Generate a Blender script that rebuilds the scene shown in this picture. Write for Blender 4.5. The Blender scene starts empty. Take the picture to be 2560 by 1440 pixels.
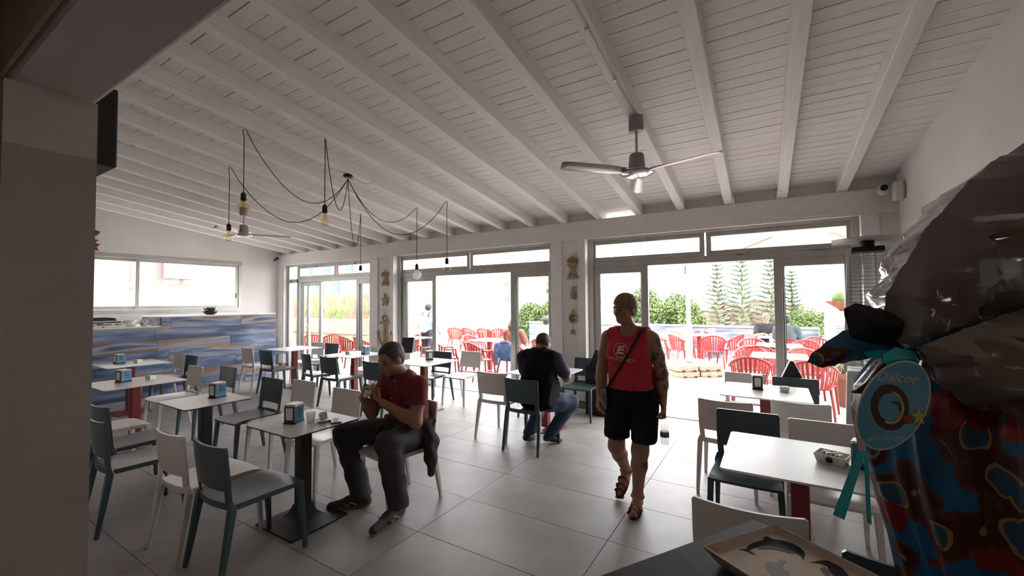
import bpy, bmesh, math, random
import numpy as np
from mathutils import Vector, Matrix
from mathutils.bvhtree import BVHTree
random.seed(7); rng = np.random.default_rng(7)
scene = bpy.context.scene
col = scene.collection
# ---------------------------------------------------------------- camera
cd = bpy.data.cameras.new('camera'); cam = bpy.data.objects.new('camera', cd); col.objects.link(cam)
cd.sensor_fit = 'HORIZONTAL'; cd.sensor_width = 36.0; cd.lens = 36 * 1057.7 / 2560; cd.clip_start = .02; cd.clip_end = 500
R = Matrix(((0.85095258, 0.02232684, 0.52476778), (0.52519351, -0.02251978, -0.8506848), (-0.00717544, 0.99949706, -0.03088918)))
cam.matrix_world = Matrix.Translation((0, 0, 1.66)) @ R.to_4x4()
scene.camera = cam
# ---------------------------------------------------------------- light: hazy white sky, sun behind the building
W = bpy.data.worlds.new('sky'); scene.world = W; W.use_nodes = True
bg = W.node_tree.nodes['Background']; bg.inputs[0].default_value = (.985, .985, 1.0, 1); bg.inputs[1].default_value = 4.4
sd = bpy.data.lights.new('sun', 'SUN'); sd.energy = 3.2; sd.angle = .03; sd.color = (1, .95, .88)
sun = bpy.data.objects.new('sun', sd); col.objects.link(sun); sun.rotation_euler = (math.radians(38), 0, math.radians(-20))
scene.view_settings.view_transform = 'Standard'; scene.view_settings.look = 'None'
scene.view_settings.exposure = 1.56; scene.view_settings.gamma = 1.0; scene.view_settings.use_curve_mapping = False

# ---------------------------------------------------------------- helpers
def V(*a): return Vector(a)
class MB:
    def __init__(s): s.v = []; s.f = []; s.m = []; s.cur = 0
    def add(s, vs, fs):
        o = len(s.v); s.v += [tuple(p) for p in vs]
        for f in fs: s.f.append(tuple(i + o for i in f)); s.m.append(s.cur)
        return s
    def mat(s, i): s.cur = i; return s
    def box(s, c, d, rz=0, M=None):
        x, y, z = d[0] / 2, d[1] / 2, d[2] / 2
        vs = [V(a, b, e) for a in (-x, x) for b in (-y, y) for e in (-z, z)]
        Mt = Matrix.Translation(c) @ (M if M is not None else Matrix.Rotation(rz, 4, 'Z'))
        return s.add([Mt @ p for p in vs], [(0, 1, 3, 2), (4, 6, 7, 5), (0, 4, 5, 1), (2, 3, 7, 6), (0, 2, 6, 4), (1, 5, 7, 3)])
    def span(s, a, b): return s.box([(a[i] + b[i]) / 2 for i in range(3)], [abs(b[i] - a[i]) for i in range(3)])
    def prism(s, poly, z0, z1, M=None):
        n = len(poly); vs = [V(p[0], p[1], z0) for p in poly] + [V(p[0], p[1], z1) for p in poly]
        if M is not None: vs = [M @ p for p in vs]
        return s.add(vs, [tuple(range(n - 1, -1, -1)), tuple(range(n, 2 * n))] + [(i, (i + 1) % n, (i + 1) % n + n, i + n) for i in range(n)])
    def tube(s, pts, rad, n=8, cap=True, ell=None, roll=0):
        pts = [Vector(p) for p in pts]; rs = rad if hasattr(rad, '__len__') else [rad] * len(pts)
        vs = []; N = len(pts); prev = None
        for i, p in enumerate(pts):
            t = (pts[min(i + 1, N - 1)] - pts[max(i - 1, 0)]).normalized()
            if prev is None:
                a = V(0, 0, 1) if abs(t.z) < .9 else V(0, 1, 0)
                u = t.cross(a).normalized()
            else: u = (prev - t * prev.dot(t)).normalized()
            w = t.cross(u); prev = u
            for k in range(n):
                g = 2 * math.pi * (k + .5) / n + roll
                vs.append(p + (u * math.cos(g) + w * math.sin(g) * (ell or 1)) * rs[i])
        fs = [(i * n + k, i * n + (k + 1) % n, (i + 1) * n + (k + 1) % n, (i + 1) * n + k) for i in range(N - 1) for k in range(n)]
        if cap: fs += [tuple(range(n - 1, -1, -1)), tuple(range((N - 1) * n, N * n))]
        return s.add(vs, fs)
    def lathe(s, prof, c=(0, 0, 0), n=20, M=None):
        vs = []; N = len(prof)
        for r, z in prof:
            for k in range(n):
                g = 2 * math.pi * k / n; p = V(r * math.cos(g), r * math.sin(g), z)
                if M is not None: p = M @ p
                vs.append(p + Vector(c))
        fs = [(i * n + k, i * n + (k + 1) % n, (i + 1) * n + (k + 1) % n, (i + 1) * n + k) for i in range(N - 1) for k in range(n)]
        if prof[0][0] > 1e-5: fs.append(tuple(range(n - 1, -1, -1)))
        if prof[-1][0] > 1e-5: fs.append(tuple(range((N - 1) * n, N * n)))
        return s.add(vs, fs)
    def thick(s, vs, fs, off):
        """a sheet given thickness by a second layer at off (vector or one per vertex), rim closed"""
        n = len(vs); offs = off if hasattr(off[0], '__len__') else [off] * n
        v2 = [Vector(p) + Vector(o) for p, o in zip(vs, offs)]
        ed = {}
        for f in fs:
            for i in range(len(f)):
                a, b = f[i], f[(i + 1) % len(f)]
                ed[(a, b)] = ed.get((a, b), 0) + 1
        rim = [(a, b, b + n, a + n)[::-1] for (a, b) in ed if (b, a) not in ed]
        return s.add(list(vs) + v2, [tuple(f) for f in fs] + [tuple(i + n for i in f[::-1]) for f in fs] + rim)
    def build(s, name, mats, parent=None, smooth=False, bevel=0, seg=1):
        me = bpy.data.meshes.new(name); me.from_pydata(s.v, [], s.f)
        mats = mats if isinstance(mats, (list, tuple)) else [mats]
        for m in mats: me.materials.append(m)
        me.polygons.foreach_set('material_index', s.m)
        bm = bmesh.new(); bm.from_mesh(me); bmesh.ops.recalc_face_normals(bm, faces=bm.faces); bm.to_mesh(me); bm.free()
        if smooth is True: me.polygons.foreach_set('use_smooth', [True] * len(me.polygons))
        elif smooth: me.polygons.foreach_set('use_smooth', [True] * len(me.polygons)); me.set_sharp_from_angle(angle=math.radians(smooth))
        o = bpy.data.objects.new(name, me); col.objects.link(o); o.parent = parent
        if bevel:
            b = o.modifiers.new('bevel', 'BEVEL'); b.width = bevel; b.segments = seg; b.limit_method = 'ANGLE'
        return o
def tag(o, label=None, cat=None, group=None, kind=None):
    if label: o['label'] = label
    if cat: o['category'] = cat
    if group: o['group'] = group
    if kind: o['kind'] = kind
    return o
def thing(name, label, cat, loc=(0, 0, 0), rz=0, group=None):
    o = bpy.data.objects.new(name, None); col.objects.link(o); o.empty_display_size = .05
    o.location = loc; o.rotation_euler = (0, 0, rz)
    return tag(o, label, cat, group)
KIDS = {}
def copy_tree(o, loc=None, rz=None, label=None, parent=None, cat=None, group=None):
    c = o.copy(); col.objects.link(c); c.parent = parent
    for ch in o.children: copy_tree(ch, parent=c)
    if loc is not None: c.location = loc
    if rz is not None: c.rotation_euler = (0, 0, rz)
    if label: c['label'] = label
    if group: c['group'] = group
    return c
def share(o, loc, name=None, parent=None, rot=None, scale=None):
    c = bpy.data.objects.new(name or o.name.split('.')[0], o.data); col.objects.link(c); c.parent = parent or o.parent; c.location = loc
    if rot: c.rotation_euler = rot
    if scale: c.scale = scale
    return c
def catmull(P, n=8):
    P = [Vector(p) for p in P]; Q = [P[0] * 2 - P[1]] + P + [P[-1] * 2 - P[-2]]; out = []
    for i in range(1, len(Q) - 2):
        for k in range(n):
            t = k / n; a, b, c, d = Q[i - 1:i + 3]
            out.append(.5 * ((2 * b) + (c - a) * t + (2 * a - 5 * b + 4 * c - d) * t * t + (3 * b - a - 3 * c + d) * t ** 3))
    return out + [P[-1]]
def text_mesh(s, size, extrude=.0005, align='CENTER', shear=0):
    cu = bpy.data.curves.new('t', 'FONT'); cu.body = s; cu.size = size; cu.extrude = extrude; cu.align_x = align; cu.align_y = 'CENTER'; cu.shear = shear; cu.resolution_u = 3
    o = bpy.data.objects.new('t', cu); col.objects.link(o); bpy.context.view_layer.update()
    me = bpy.data.meshes.new_from_object(o.evaluated_get(bpy.context.evaluated_depsgraph_get()))
    bpy.data.objects.remove(o); bpy.data.curves.remove(cu)
    return [v.co.copy() for v in me.vertices], [tuple(p.vertices) for p in me.polygons]

# ---------------------------------------------------------------- materials
MT = {}
def mat(name, c, rough=.5, metal=0, var=0, vscale=6, c2=None, bump=0, bscale=60, spec=.5, stretch=None, trans=0, alpha=1, coat=0, sheen=0, detail=4):
    m = bpy.data.materials.new(name); m.use_nodes = True; nt = m.node_tree; N = nt.nodes; L = nt.links
    p = N['Principled BSDF']; p.inputs['Base Color'].default_value = (*c, 1); p.inputs['Roughness'].default_value = rough
    p.inputs['Metallic'].default_value = metal; p.inputs['Specular IOR Level'].default_value = spec
    p.inputs['Transmission Weight'].default_value = trans; p.inputs['Alpha'].default_value = alpha
    p.inputs['Coat Weight'].default_value = coat
    if var or c2 or bump:
        tc = N.new('ShaderNodeTexCoord'); mp = N.new('ShaderNodeMapping'); L.new(tc.outputs['Object'], mp.inputs[0])
        if stretch: mp.inputs['Scale'].default_value = stretch
    if var or c2:
        nz = N.new('ShaderNodeTexNoise'); nz.inputs['Scale'].default_value = vscale; nz.inputs['Detail'].default_value = detail; L.new(mp.outputs[0], nz.inputs[0])
        rp = N.new('ShaderNodeValToRGB'); L.new(nz.outputs['Fac'], rp.inputs[0])
        a = c if c2 else tuple(max(0, x * (1 - var)) for x in c); b = c2 or tuple(min(1, x * (1 + var)) for x in c)
        rp.color_ramp.elements[0].color = (*a, 1); rp.color_ramp.elements[1].color = (*b, 1)
        rp.color_ramp.elements[0].position = .3; rp.color_ramp.elements[1].position = .7
        L.new(rp.outputs[0], p.inputs['Base Color'])
    if bump:
        nb = N.new('ShaderNodeTexNoise'); nb.inputs['Scale'].default_value = bscale; nb.inputs['Detail'].default_value = 3; L.new(mp.outputs[0], nb.inputs[0])
        bp = N.new('ShaderNodeBump'); bp.inputs['Strength'].default_value = bump; bp.inputs['Distance'].default_value = .01; L.new(nb.outputs['Fac'], bp.inputs['Height']); L.new(bp.outputs[0], p.inputs['Normal'])
    MT[name] = m; return m
def glassy(name, tint=(1, 1, 1), refl=.07, rough=.0):
    m = bpy.data.materials.new(name); m.use_nodes = True; nt = m.node_tree; N = nt.nodes; L = nt.links
    N.remove(N['Principled BSDF']); o = N['Material Output']
    t = N.new('ShaderNodeBsdfTransparent'); t.inputs[0].default_value = (*tint, 1)
    g = N.new('ShaderNodeBsdfGlossy'); g.inputs['Roughness'].default_value = rough
    lw = N.new('ShaderNodeLayerWeight'); lw.inputs[0].default_value = .5; pw_ = N.new('ShaderNodeMath'); pw_.operation = 'POWER'; L.new(lw.outputs['Facing'], pw_.inputs[0]); pw_.inputs[1].default_value = 4
    mu = N.new('ShaderNodeMath'); mu.operation = 'MULTIPLY_ADD'; L.new(pw_.outputs[0], mu.inputs[0]); mu.inputs[1].default_value = .6; mu.inputs[2].default_value = refl * .5
    mx = N.new('ShaderNodeMixShader'); L.new(mu.outputs[0], mx.inputs[0]); L.new(t.outputs[0], mx.inputs[1]); L.new(g.outputs[0], mx.inputs[2]); L.new(mx.outputs[0], o.inputs[0])
    MT[name] = m; return m
def milky(name, c, a, rough=.15):
    m = mat(name, c, rough); nt = m.node_tree; N = nt.nodes; L = nt.links; t = N.new('ShaderNodeBsdfTransparent'); tl = N.new('ShaderNodeBsdfTranslucent'); tl.inputs[0].default_value = (*c, 1)
    m1 = N.new('ShaderNodeMixShader'); m1.inputs[0].default_value = .5; L.new(N['Principled BSDF'].outputs[0], m1.inputs[1]); L.new(tl.outputs[0], m1.inputs[2])
    m2 = N.new('ShaderNodeMixShader'); m2.inputs[0].default_value = a; L.new(t.outputs[0], m2.inputs[1]); L.new(m1.outputs[0], m2.inputs[2]); L.new(m2.outputs[0], N['Material Output'].inputs[0]); return m
M_wall = mat('white_plaster', (.80, .775, .75), .85, var=.04, vscale=2, bump=.12, bscale=90)
M_beige = mat('taupe_plaster', (.335, .29, .265), .85, var=.08, vscale=3, bump=.15, bscale=120)
M_beige2 = mat('pale_plaster', (.46, .41, .385), .85, var=.06, vscale=3, bump=.15, bscale=120)
M_brown = mat('brown_plaster', (.33, .235, .165), .85, var=.08, vscale=3, bump=.1)
M_deck = mat('white_board', (.82, .785, .755), .55, var=.07, vscale=3, stretch=(1, 14, 14), bump=.1, bscale=25)
M_rafter = mat('white_rafter', (.84, .81, .78), .5, var=.06, vscale=3, stretch=(14, 1, 14), bump=.1, bscale=25)
M_gap = mat('dark_gap', (.03, .025, .022), .9)
M_alu = mat('aluminium', (.46, .45, .42), .36, .35, var=.08, vscale=3, stretch=(1, 1, .3))
M_alud = mat('dark_frame_seal', (.035, .035, .035), .5)  # even dark tone for the strip along each leaf's inner edge
M_glass = glassy('window_glass', (.97, .985, .98), .05)
M_tile = mat('grey_floor_tile', (.31, .283, .274), .46, spec=.35, var=.16, vscale=2.2, bump=.03, bscale=30, detail=8)
M_grout = mat('grout', (.17, .155, .15), .9)
M_terr = mat('terrace_tile', (.36, .33, .30), .55, var=.08, vscale=2)
M_plinth = mat('plinth_tile', (.22, .20, .19), .5, var=.15)
M_cdark = mat('petrol_plastic', (.046, .076, .088), .32, var=.05, vscale=40, bump=.03, bscale=400)
M_cwhite = mat('white_plastic', (.70, .665, .635), .3, var=.03, vscale=40, bump=.03, bscale=400)
M_ttop = mat('white_laminate', (.62, .59, .57), .34, var=.02, vscale=3)
M_tedge = mat('black_core', (.012, .011, .011), .5)
M_red = mat('red_enamel', (.20, .022, .022), .42)
M_blackm = mat('black_enamel', (.010, .010, .011), .45)
M_redp = mat('red_plastic', (.30, .028, .026), .45, var=.05, vscale=20)
M_wht = mat('white_gloss', (.72, .71, .70), .25)
M_black = mat('black_matt', (.008, .008, .009), .5)
M_steel = mat('brushed_steel', (.55, .54, .53), .3, .75, var=.06, stretch=(1, 1, .1), vscale=20)
M_chrome = mat('chrome', (.75, .75, .76), .12, 1)
# ================================================================ STRUCTURE
def S(o): o['kind'] = 'structure'; return o
XR, XL, YF = 1.2, -11.0, 6.2
# ---- floor: concrete bed + individual tiles; the same tiles run on under the doors on to the terrace
floor = S(MB().span((-24, -3, -.25), (9, 14, -.012)).build('floor', [M_grout]))
TX, TY, DX, DY = -2.226, 2.285, 1.214, .592
tm = MB().box((0, 0, -.006), (DX - .0035, DY - .0035, .012)).build('tile', M_tile, floor, bevel=.0008)
tiles = [(i, j) for i in range(-8, 3) for j in range(-3, 7)]
first = True
for i, j in tiles:
    p = (TX + (i + .5) * DX, TY + (j + .5) * DY, rng.uniform(-.0006, .0006))
    if p[0] > 1.9 or p[0] < -11.4: continue
    if first: tm.location = p; tm.rotation_euler = (0, 0, 0); first = False
    else:
        c = tm.copy(); col.objects.link(c); c.location = p; c.rotation_euler = (0, 0, math.pi * (rng.random() < .5))
for i in range(-8, 3):
    for j in range(7, 11):
        c = tm.copy(); col.objects.link(c); c.location = (TX + (i + .5) * DX, TY + (j + .5) * DY, 0)
terr = MB().span((-24, TY + 11 * DY, -.012), (9, 13.3, 0)).build('terrace_slab', M_terr, floor)
MB().span((1.2, TY + 7 * DY, -.012), (9, TY + 11 * DY, 0)).build('terrace_slab', M_terr, floor)
MB().span((-24, TY + 7 * DY, -.012), (TX - 8 * DX, TY + 11 * DY, 0)).build('terrace_slab', M_terr, floor)
# ---- ceiling: boards laid across sloping rafters, light-tight roof above
SL = .1375; ANG = math.atan(SL)
def zr(y): return 2.905 + SL * (YF - y)            # underside of rafters
ceil = S(MB().add([(XL - .3, -.3, zr(-.3) + .30), (XR + .3, -.3, zr(-.3) + .30), (XR + .3, 6.9, zr(6.9) + .30), (XL - .3, 6.9, zr(6.9) + .30),
                   (XL - .3, -.3, zr(-.3) + .18), (XR + .3, -.3, zr(-.3) + .18), (XR + .3, 6.9, zr(6.9) + .18), (XL - .3, 6.9, zr(6.9) + .18)],
                  [(0, 1, 2, 3), (7, 6, 5, 4), (0, 4, 5, 1), (1, 5, 6, 2), (2, 6, 7, 3), (3, 7, 4, 0)]).build('ceiling', M_gap))
bp = .1255; Mrot = Matrix.Rotation(-ANG, 4, 'X')
bm_ = MB().box((0, 0, 0), (XR - XL + .2, bp - .0065, .02)).build('board', M_deck, ceil)
first = True
for k in range(54):
    y = 6.62 - k * bp * math.cos(ANG); z = zr(y) + .14 + .010 + rng.uniform(-.0015, .0015)
    o = bm_ if first else bm_.copy()
    if not first: col.objects.link(o)
    first = False
    o.location = ((XR + XL) / 2 + .1, y, z); o.rotation_euler = (-ANG, 0, 0)
RX = [.12 - .5885 * k for k in range(-1, 19)]
Lr = 6.75 / math.cos(ANG)
rf = MB().box((0, 0, 0), (.105, Lr, .15)).build('rafter', M_rafter, ceil, bevel=.006)
first = True
for k, x in enumerate(RX):
    o = rf if first else rf.copy()
    if not first: col.objects.link(o)
    first = False
    yc = 6.75 / 2 - .05; o.location = (x + .0194 * (YF - yc), yc, zr(yc) + .075 + rng.uniform(-.003, .003)); o.rotation_euler = (-ANG, 0, .0194 + rng.uniform(-.002, .002))
# conduits clipped along rafters
def conduit(pts, r=.009): return MB().tube(catmull(pts, 5), r, 6).build('conduit', M_wht, ceil, True)
conduit([(-1.02, .7, zr(.7) - .012), (-.97, 1.6, zr(1.6) - .012), (-.972, 2.51, zr(2.51) - .015), (-.98, 3.07, zr(3.07) - .015), (-.98, 3.62, zr(3.62) - .012)])
for y in (1.9, 2.51, 3.07): MB().lathe([(.014, -.02), (.016, 0), (.012, .018)], (-.975, y, zr(y) - .012), 8).build('conduit_clip', M_wht, ceil, 30)
conduit([(-6.35, 1.7, zr(1.7) - .01), (-6.33, 2.5, zr(2.5) - .012), (-6.33, 3.3, zr(3.3) - .012), (-7.52, 3.6, zr(3.6) - .012)], .006)
conduit([(-4.6, .7, zr(.7) - .01), (-4.58, 1.5, zr(1.5) - .012), (-4.56, 2.15, zr(2.15) - .012), (-4.58, 2.9, zr(2.9) - .012), (-4.573, 3.4, zr(3.4) - .012)], .006)
# ---- glazed wall
wf = S(MB().span((XL - .2, 6.18, 2.655), (XR + .2, 6.44, 2.905)).build('wall_front', M_rafter, bevel=.006))
MB().span((XL, 6.165, 2.61), (XR, 6.2, 2.665)).build('lintel_strip', M_rafter, wf)
for k in range(len(RX) + 1):                        # boarding between the rafters, one bay left open to the eaves
    a = RX[k] + .0525 if k < len(RX) else XL; b = RX[k - 1] - .0525 if k > 0 else XR
    if k == 5: continue
    MB().span((a, 6.26, 2.905), (b, 6.30, zr(6.28) + .145)).build('bay_board', M_rafter, wf)
def pier(x0, x1, strips):
    MB().span((x0, 6.2, .11), (x1, 6.44, 2.655)).build('pier', M_wall, wf)
    MB().span((x0 - .012, 6.165, 0), (x1 + .012, 6.45, .11)).build('plinth', M_plinth, wf, bevel=.003)
    for a, b in strips: MB().span((a, 6.17, .11), (b, 6.2, 2.61)).build('pier_board', M_rafter, wf, bevel=.003)
pier(XL - .05, -10.75, [(XL, -10.79)])
pier(-7.43, -6.70, [(-7.43, -7.18), (-6.83, -6.70)])
pier(-3.06, -2.47, [(-3.06, -2.87), (-2.60, -2.47)])
pier(.87, XR, [(.87, 1.03)])
S(MB().span((-2.66, 6.15, .0), (-2.60, 6.18, .13)).build('trim_1', M_plinth))
S(MB().span((XL, 6.3, .0), (XR, 6.46, .006)).build('trim_2', M_alu))
# ---- doors: frame, transoms, sliding leaves
def frame_rect(name, par, x0, x1, z0, z1, t, y0, y1, tb=None, m=None):
    b = MB(); tb = tb or t
    b.span((x0, y0, z0), (x0 + t, y1, z1)); b.span((x1 - t, y0, z0), (x1, y1, z1))
    b.span((x0 + t, y0, z1 - t), (x1 - t, y1, z1)); b.span((x0 + t, y0, z0), (x1 - t, y1, z0 + tb))
    return b.build(name, m or M_alu, par, bevel=.004)
def pane(par, x0, x1, z0, z1, y):
    return MB().span((x0, y - .006, z0), (x1, y + .006, z1)).build('pane', M_glass, par)
def leaf(par, name, x0, x1, y, t=.095, tl=None):
    l = frame_rect(name, par, x0, x1, .015, 2.17, t, y - .025, y + .025, .12)
    MB().span((x0 + t - .004, y - .012, .13), (x0 + t + .008, y + .012, 2.09)).build('seal', M_alud, l)
    pane(l, x0 + t - .005, x1 - t + .005, .13, 2.09, y); return l
def sash(par, x0, x1, z0=2.265, z1=2.59):
    s = frame_rect('transom_sash', par, x0, x1, z0, z1, .065, 6.335, 6.40)
    pane(s, x0 + .05, x1 - .05, z0 + .05, z1 - .05, 6.375)
    xm = (x0 + x1) / 2
    MB().span((xm - .02, 6.325, z1 - .035), (xm + .02, 6.35, z1 - .01)).span((xm - .008, 6.31, z1 - .06), (xm + .008, 6.335, z1 - .02)).build('latch', M_steel, s)
    for xx in (x0 + .25 * (x1 - x0), x0 + .8 * (x1 - x0)): MB().span((xx - .05, 6.335, z0 - .012), (xx + .05, 6.35, z0 + .006)).build('hinge', M_steel, s)
def door(n, x0, x1, sashes, leaves, extra=None):
    d = S(frame_rect('door_%d' % n, None, x0, x1, 0.0, 2.66, .075, 6.30, 6.43, .012))
    MB().span((x0 + .05, 6.335, 2.17), (x1 - .05, 6.425, 2.265)).build('transom_bar', M_alu, d, bevel=.004)
    for a, b in sashes: sash(d, a, b)
    for a, b, y in leaves: leaf(d, 'leaf', a, b, y)
    return d
d3 = door(3, -2.47, .87, [(-2.42, -.79), (-.77, .82)], [(-2.41, -1.585, 6.40), (-2.40, -1.56, 6.36), (.01, .82, 6.36), (.03, .825, 6.40)])
d2 = door(2, -6.70, -3.06, [(-6.65, -4.845), (-4.825, -3.11)], [(-6.62, -5.70, 6.40), (-6.60, -5.68, 6.36), (-3.94, -3.10, 6.36), (-3.92, -3.105, 6.40)])
d1 = door(1, -10.75, -7.43, [(-10.33, -8.82), (-8.79, -7.48)], [(-10.30, -9.43, 6.40), (-8.08, -7.47, 6.36), (-8.06, -7.475, 6.40)])
MB().span((-10.39, 6.335, 0), (-10.33, 6.425, 2.62)).build('mullion', M_alu, d1, bevel=.004)
pane(d1, -10.71, -10.39, .06, 2.15, 6.38); pane(d1, -10.71, -10.39, 2.28, 2.6, 6.38)
lf = MB().span((-10.02, 6.37, .02), (-9.94, 6.43, 2.16)).build('lock_stile', M_alu, d1, bevel=.004)
MB().tube([(-9.98, 6.37, 1.05), (-9.98, 6.32, 1.05), (-9.85, 6.315, 1.05)], .010, 8).span((-9.998, 6.355, .95), (-9.962, 6.37, 1.13)).build('handle', M_chrome, d1, 40)
# ---- left wall with its long sliding window
wl = S(MB().span((XL - .3, -.2, 0), (XL, 1.86, 4)).span((XL - .3, 5.3, 0), (XL, 6.5, 4)).span((XL - .3, 1.86, 0), (XL, 5.3, 1.47)).span((XL - .3, 1.86, 2.66), (XL, 5.3, 4)).build('wall_left', M_wall))
w1 = S(MB().span((XL - .12, 1.86, 1.47), (XL + .015, 5.3, 1.545)).span((XL - .12, 1.86, 2.585), (XL + .015, 5.3, 2.66)).span((XL - .12, 5.225, 1.545), (XL + .015, 5.3, 2.585)).span((XL - .12, 1.86, 1.545), (XL + .015, 1.93, 2.585)).build('window_1', M_alu, bevel=.004))
def wsash(y0, y1, x):
    b = MB(); t = .06
    b.span((x - .02, y0, 1.55), (x + .02, y0 + t, 2.58)).span((x - .02, y1 - t, 1.55), (x + .02, y1, 2.58)).span((x - .02, y0 + t, 2.52), (x + .02, y1 - t, 2.58)).span((x - .02, y0 + t, 1.55), (x + .02, y1 - t, 1.61))
    s = b.build('sliding_sash', M_alu, w1, bevel=.003)
    MB().span((x - .005, y0 + t - .005, 1.6), (x + .005, y1 - t + .005, 2.53)).build('pane', M_glass, s); return s
wsash(1.93, 3.36, XL - .07); s2 = wsash(3.29, 5.22, XL - .02)
MB().span((XL - .002, 5.165, 1.78), (XL + .006, 5.185, 1.90)).build('pull', M_black, s2)
# ---- right wall with a recessed, dark glazed opening
wr = S(MB().span((XR, -.2, 0), (XR + .3, 2.2, 4)).span((XR, 5.42, 0), (XR + .3, 6.6, 4)).span((XR, 2.2, 2.52), (XR + .3, 5.42, 4)).span((XR, 2.2, 0), (XR + .3, 5.42, .95)).build('wall_right', M_wall))
w2 = S(MB().span((XR - .004, 5.36, .95), (XR + .2, 5.42, 2.52)).span((XR - .004, 2.2, 2.46), (XR + .2, 5.36, 2.52)).span((XR - .004, 2.2, .95), (XR + .2, 5.36, 1.0)).span((XR + .08, 3.7, 1.0), (XR + .13, 3.78, 2.46)).build('window_2', M_beige2, bevel=.004))
MB().span((XR + .09, 2.3, 1.02), (XR + .1, 5.3, 2.44)).build('pane', M_glass, w2)
MB().span((XR + .08, 4.2, 2.405), (XR + .10, 5.3, 2.42)).build('curtain_rail', M_wht, w2)
skew = Matrix.Translation((XR, YF, 0)) @ Matrix.Rotation(.0194, 4, 'Z') @ Matrix.Translation((-XR, -YF, 0))
wr.matrix_world = skew; w2.matrix_world = skew
S(MB().span((2.2, 1.5, 0), (2.3, 6.4, 3)).build('wall_annex', M_brown))
S(MB().span((1.5, 1.5, 3.0), (2.3, 6.4, 3.1)).span((1.5, 6.4, 0), (2.3, 6.5, 3)).span((1.5, 1.4, 0), (2.3, 1.5, 3)).build('wall_annex_end', M_brown))
# ---- wall between bar and dining room: left pier with two-tone paint, lintel
wb = S(MB().span((XL - .3, .33, 0), (-2.43, .59, 2.27)).build('wall_back', M_beige))
MB().span((XL - .3, .33, 2.27), (-2.43, .59, 2.51)).build('upper_paint', M_beige2, wb)
MB().span((XL - .3, .331, 2.51), (XR + .3, .59, 4.1)).build('lintel', M_beige2, wb, bevel=.02, seg=3)
MB().span((XL - .3, .318, 0), (-2.436, .331, 2.515)).span((XL - .3, .318, 2.515), (XR + .3, .331, 3.1)).build('bar_face', M_brown, wb)
# bar room round the camera
S(MB().span((-5.1, -3.0, 0), (-5.0, .32, 3.1)).build('wall_bar_left', M_brown))
S(MB().span((-5.1, -3.1, 0), (XR + .43, -3.0, 3.1)).build('wall_bar_back', M_brown))
S(MB().span((XR + .13, -3.0, 0), (XR + .43, -.1, 3.1)).build('wall_bar_right', M_brown))
S(MB().span((-5.1, -3.1, 3.0), (XR + .43, .32, 3.1)).build('ceiling_bar', M_beige2))
# ================================================================ FURNITURE
# ---- moulded chair, facing +y, origin on the floor under its centre
def make_chair(m, name='dining_chair'):
    t = thing(name, 'chair', 'chair')
    # seat: dished shell with a rolled front lip
    vs = []; nx, ny = 9, 9
    for j in range(ny):
        v = j / (ny - 1); y = -.195 + .455 * v; hw = .195 + .022 * v
        for i in range(nx):
            u = -1 + 2 * i / (nx - 1)
            z = .455 - .014 * (1 - u * u) * math.sin(math.pi * min(1, v * 1.05)) - .018 * max(0, v - .85) / .15 * 1 - .004 * (1 - v)
            vs.append((u * hw, y + .012 * (1 - u * u) * v, z))
    fs = [(j * nx + i, j * nx + i + 1, (j + 1) * nx + i + 1, (j + 1) * nx + i) for j in range(ny - 1) for i in range(nx - 1)]
    b = MB(); b.thick(vs, fs, (0, 0, -.016))
    b.span((-.200, -.19, .418), (-.184, .23, .446)); b.span((.184, -.19, .418), (.200, .23, .446)); b.span((-.2, .222, .412), (.2, .240, .438))
    b.build('seat', m, t, 40)
    # backrest: one curved sheet pierced by a slot, merging into the rear posts
    zs = [.425, .440, .455, .468, .538, .552, .6, .66, .72, .77, .79, .800]
    us = [-1, -.93, -.8, -.74, -.5, -.25, 0, .25, .5, .74, .8, .93, 1]
    vs = []
    for z in zs:
        q = (z - .425) / .375
        hw = .196 + .014 * math.sin(min(1, q * 1.6) * math.pi / 2) - (.012 if z >= .8 else 0)
        for u in us:
            y = -.185 - .040 * q - .026 * (1 - u * u) + .002
            vs.append((u * hw, y, z + .006 * (u * u) * (z > .75)))
    n = len(us); fs = []
    for j in range(len(zs) - 1):
        for i in range(n - 1):
            if j == 3 and 2 <= i <= 9: continue
            fs.append((j * n + i, j * n + i + 1, (j + 1) * n + i + 1, (j + 1) * n + i))
    b = MB(); b.thick(vs, fs, (0, -.014, 0)); b.build('backrest', m, t, 40)
    # legs, square and tapering
    for sx in (-1, 1):
        b = MB(); b.tube([(sx * .204, .228, .434), (sx * .212, .244, .25), (sx * .222, .262, 0)], [.028, .025, .018], 4); b.build('leg', m, t, bevel=.004)
        b = MB(); b.tube([(sx * .198, -.196, .475), (sx * .203, -.192, .43), (sx * .212, -.225, .22), (sx * .220, -.262, 0)], [.016, .029, .025, .018], 4); b.build('leg', m, t, bevel=.004)
    return t
PD, PW = make_chair(M_cdark), make_chair(M_cwhite)
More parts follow.
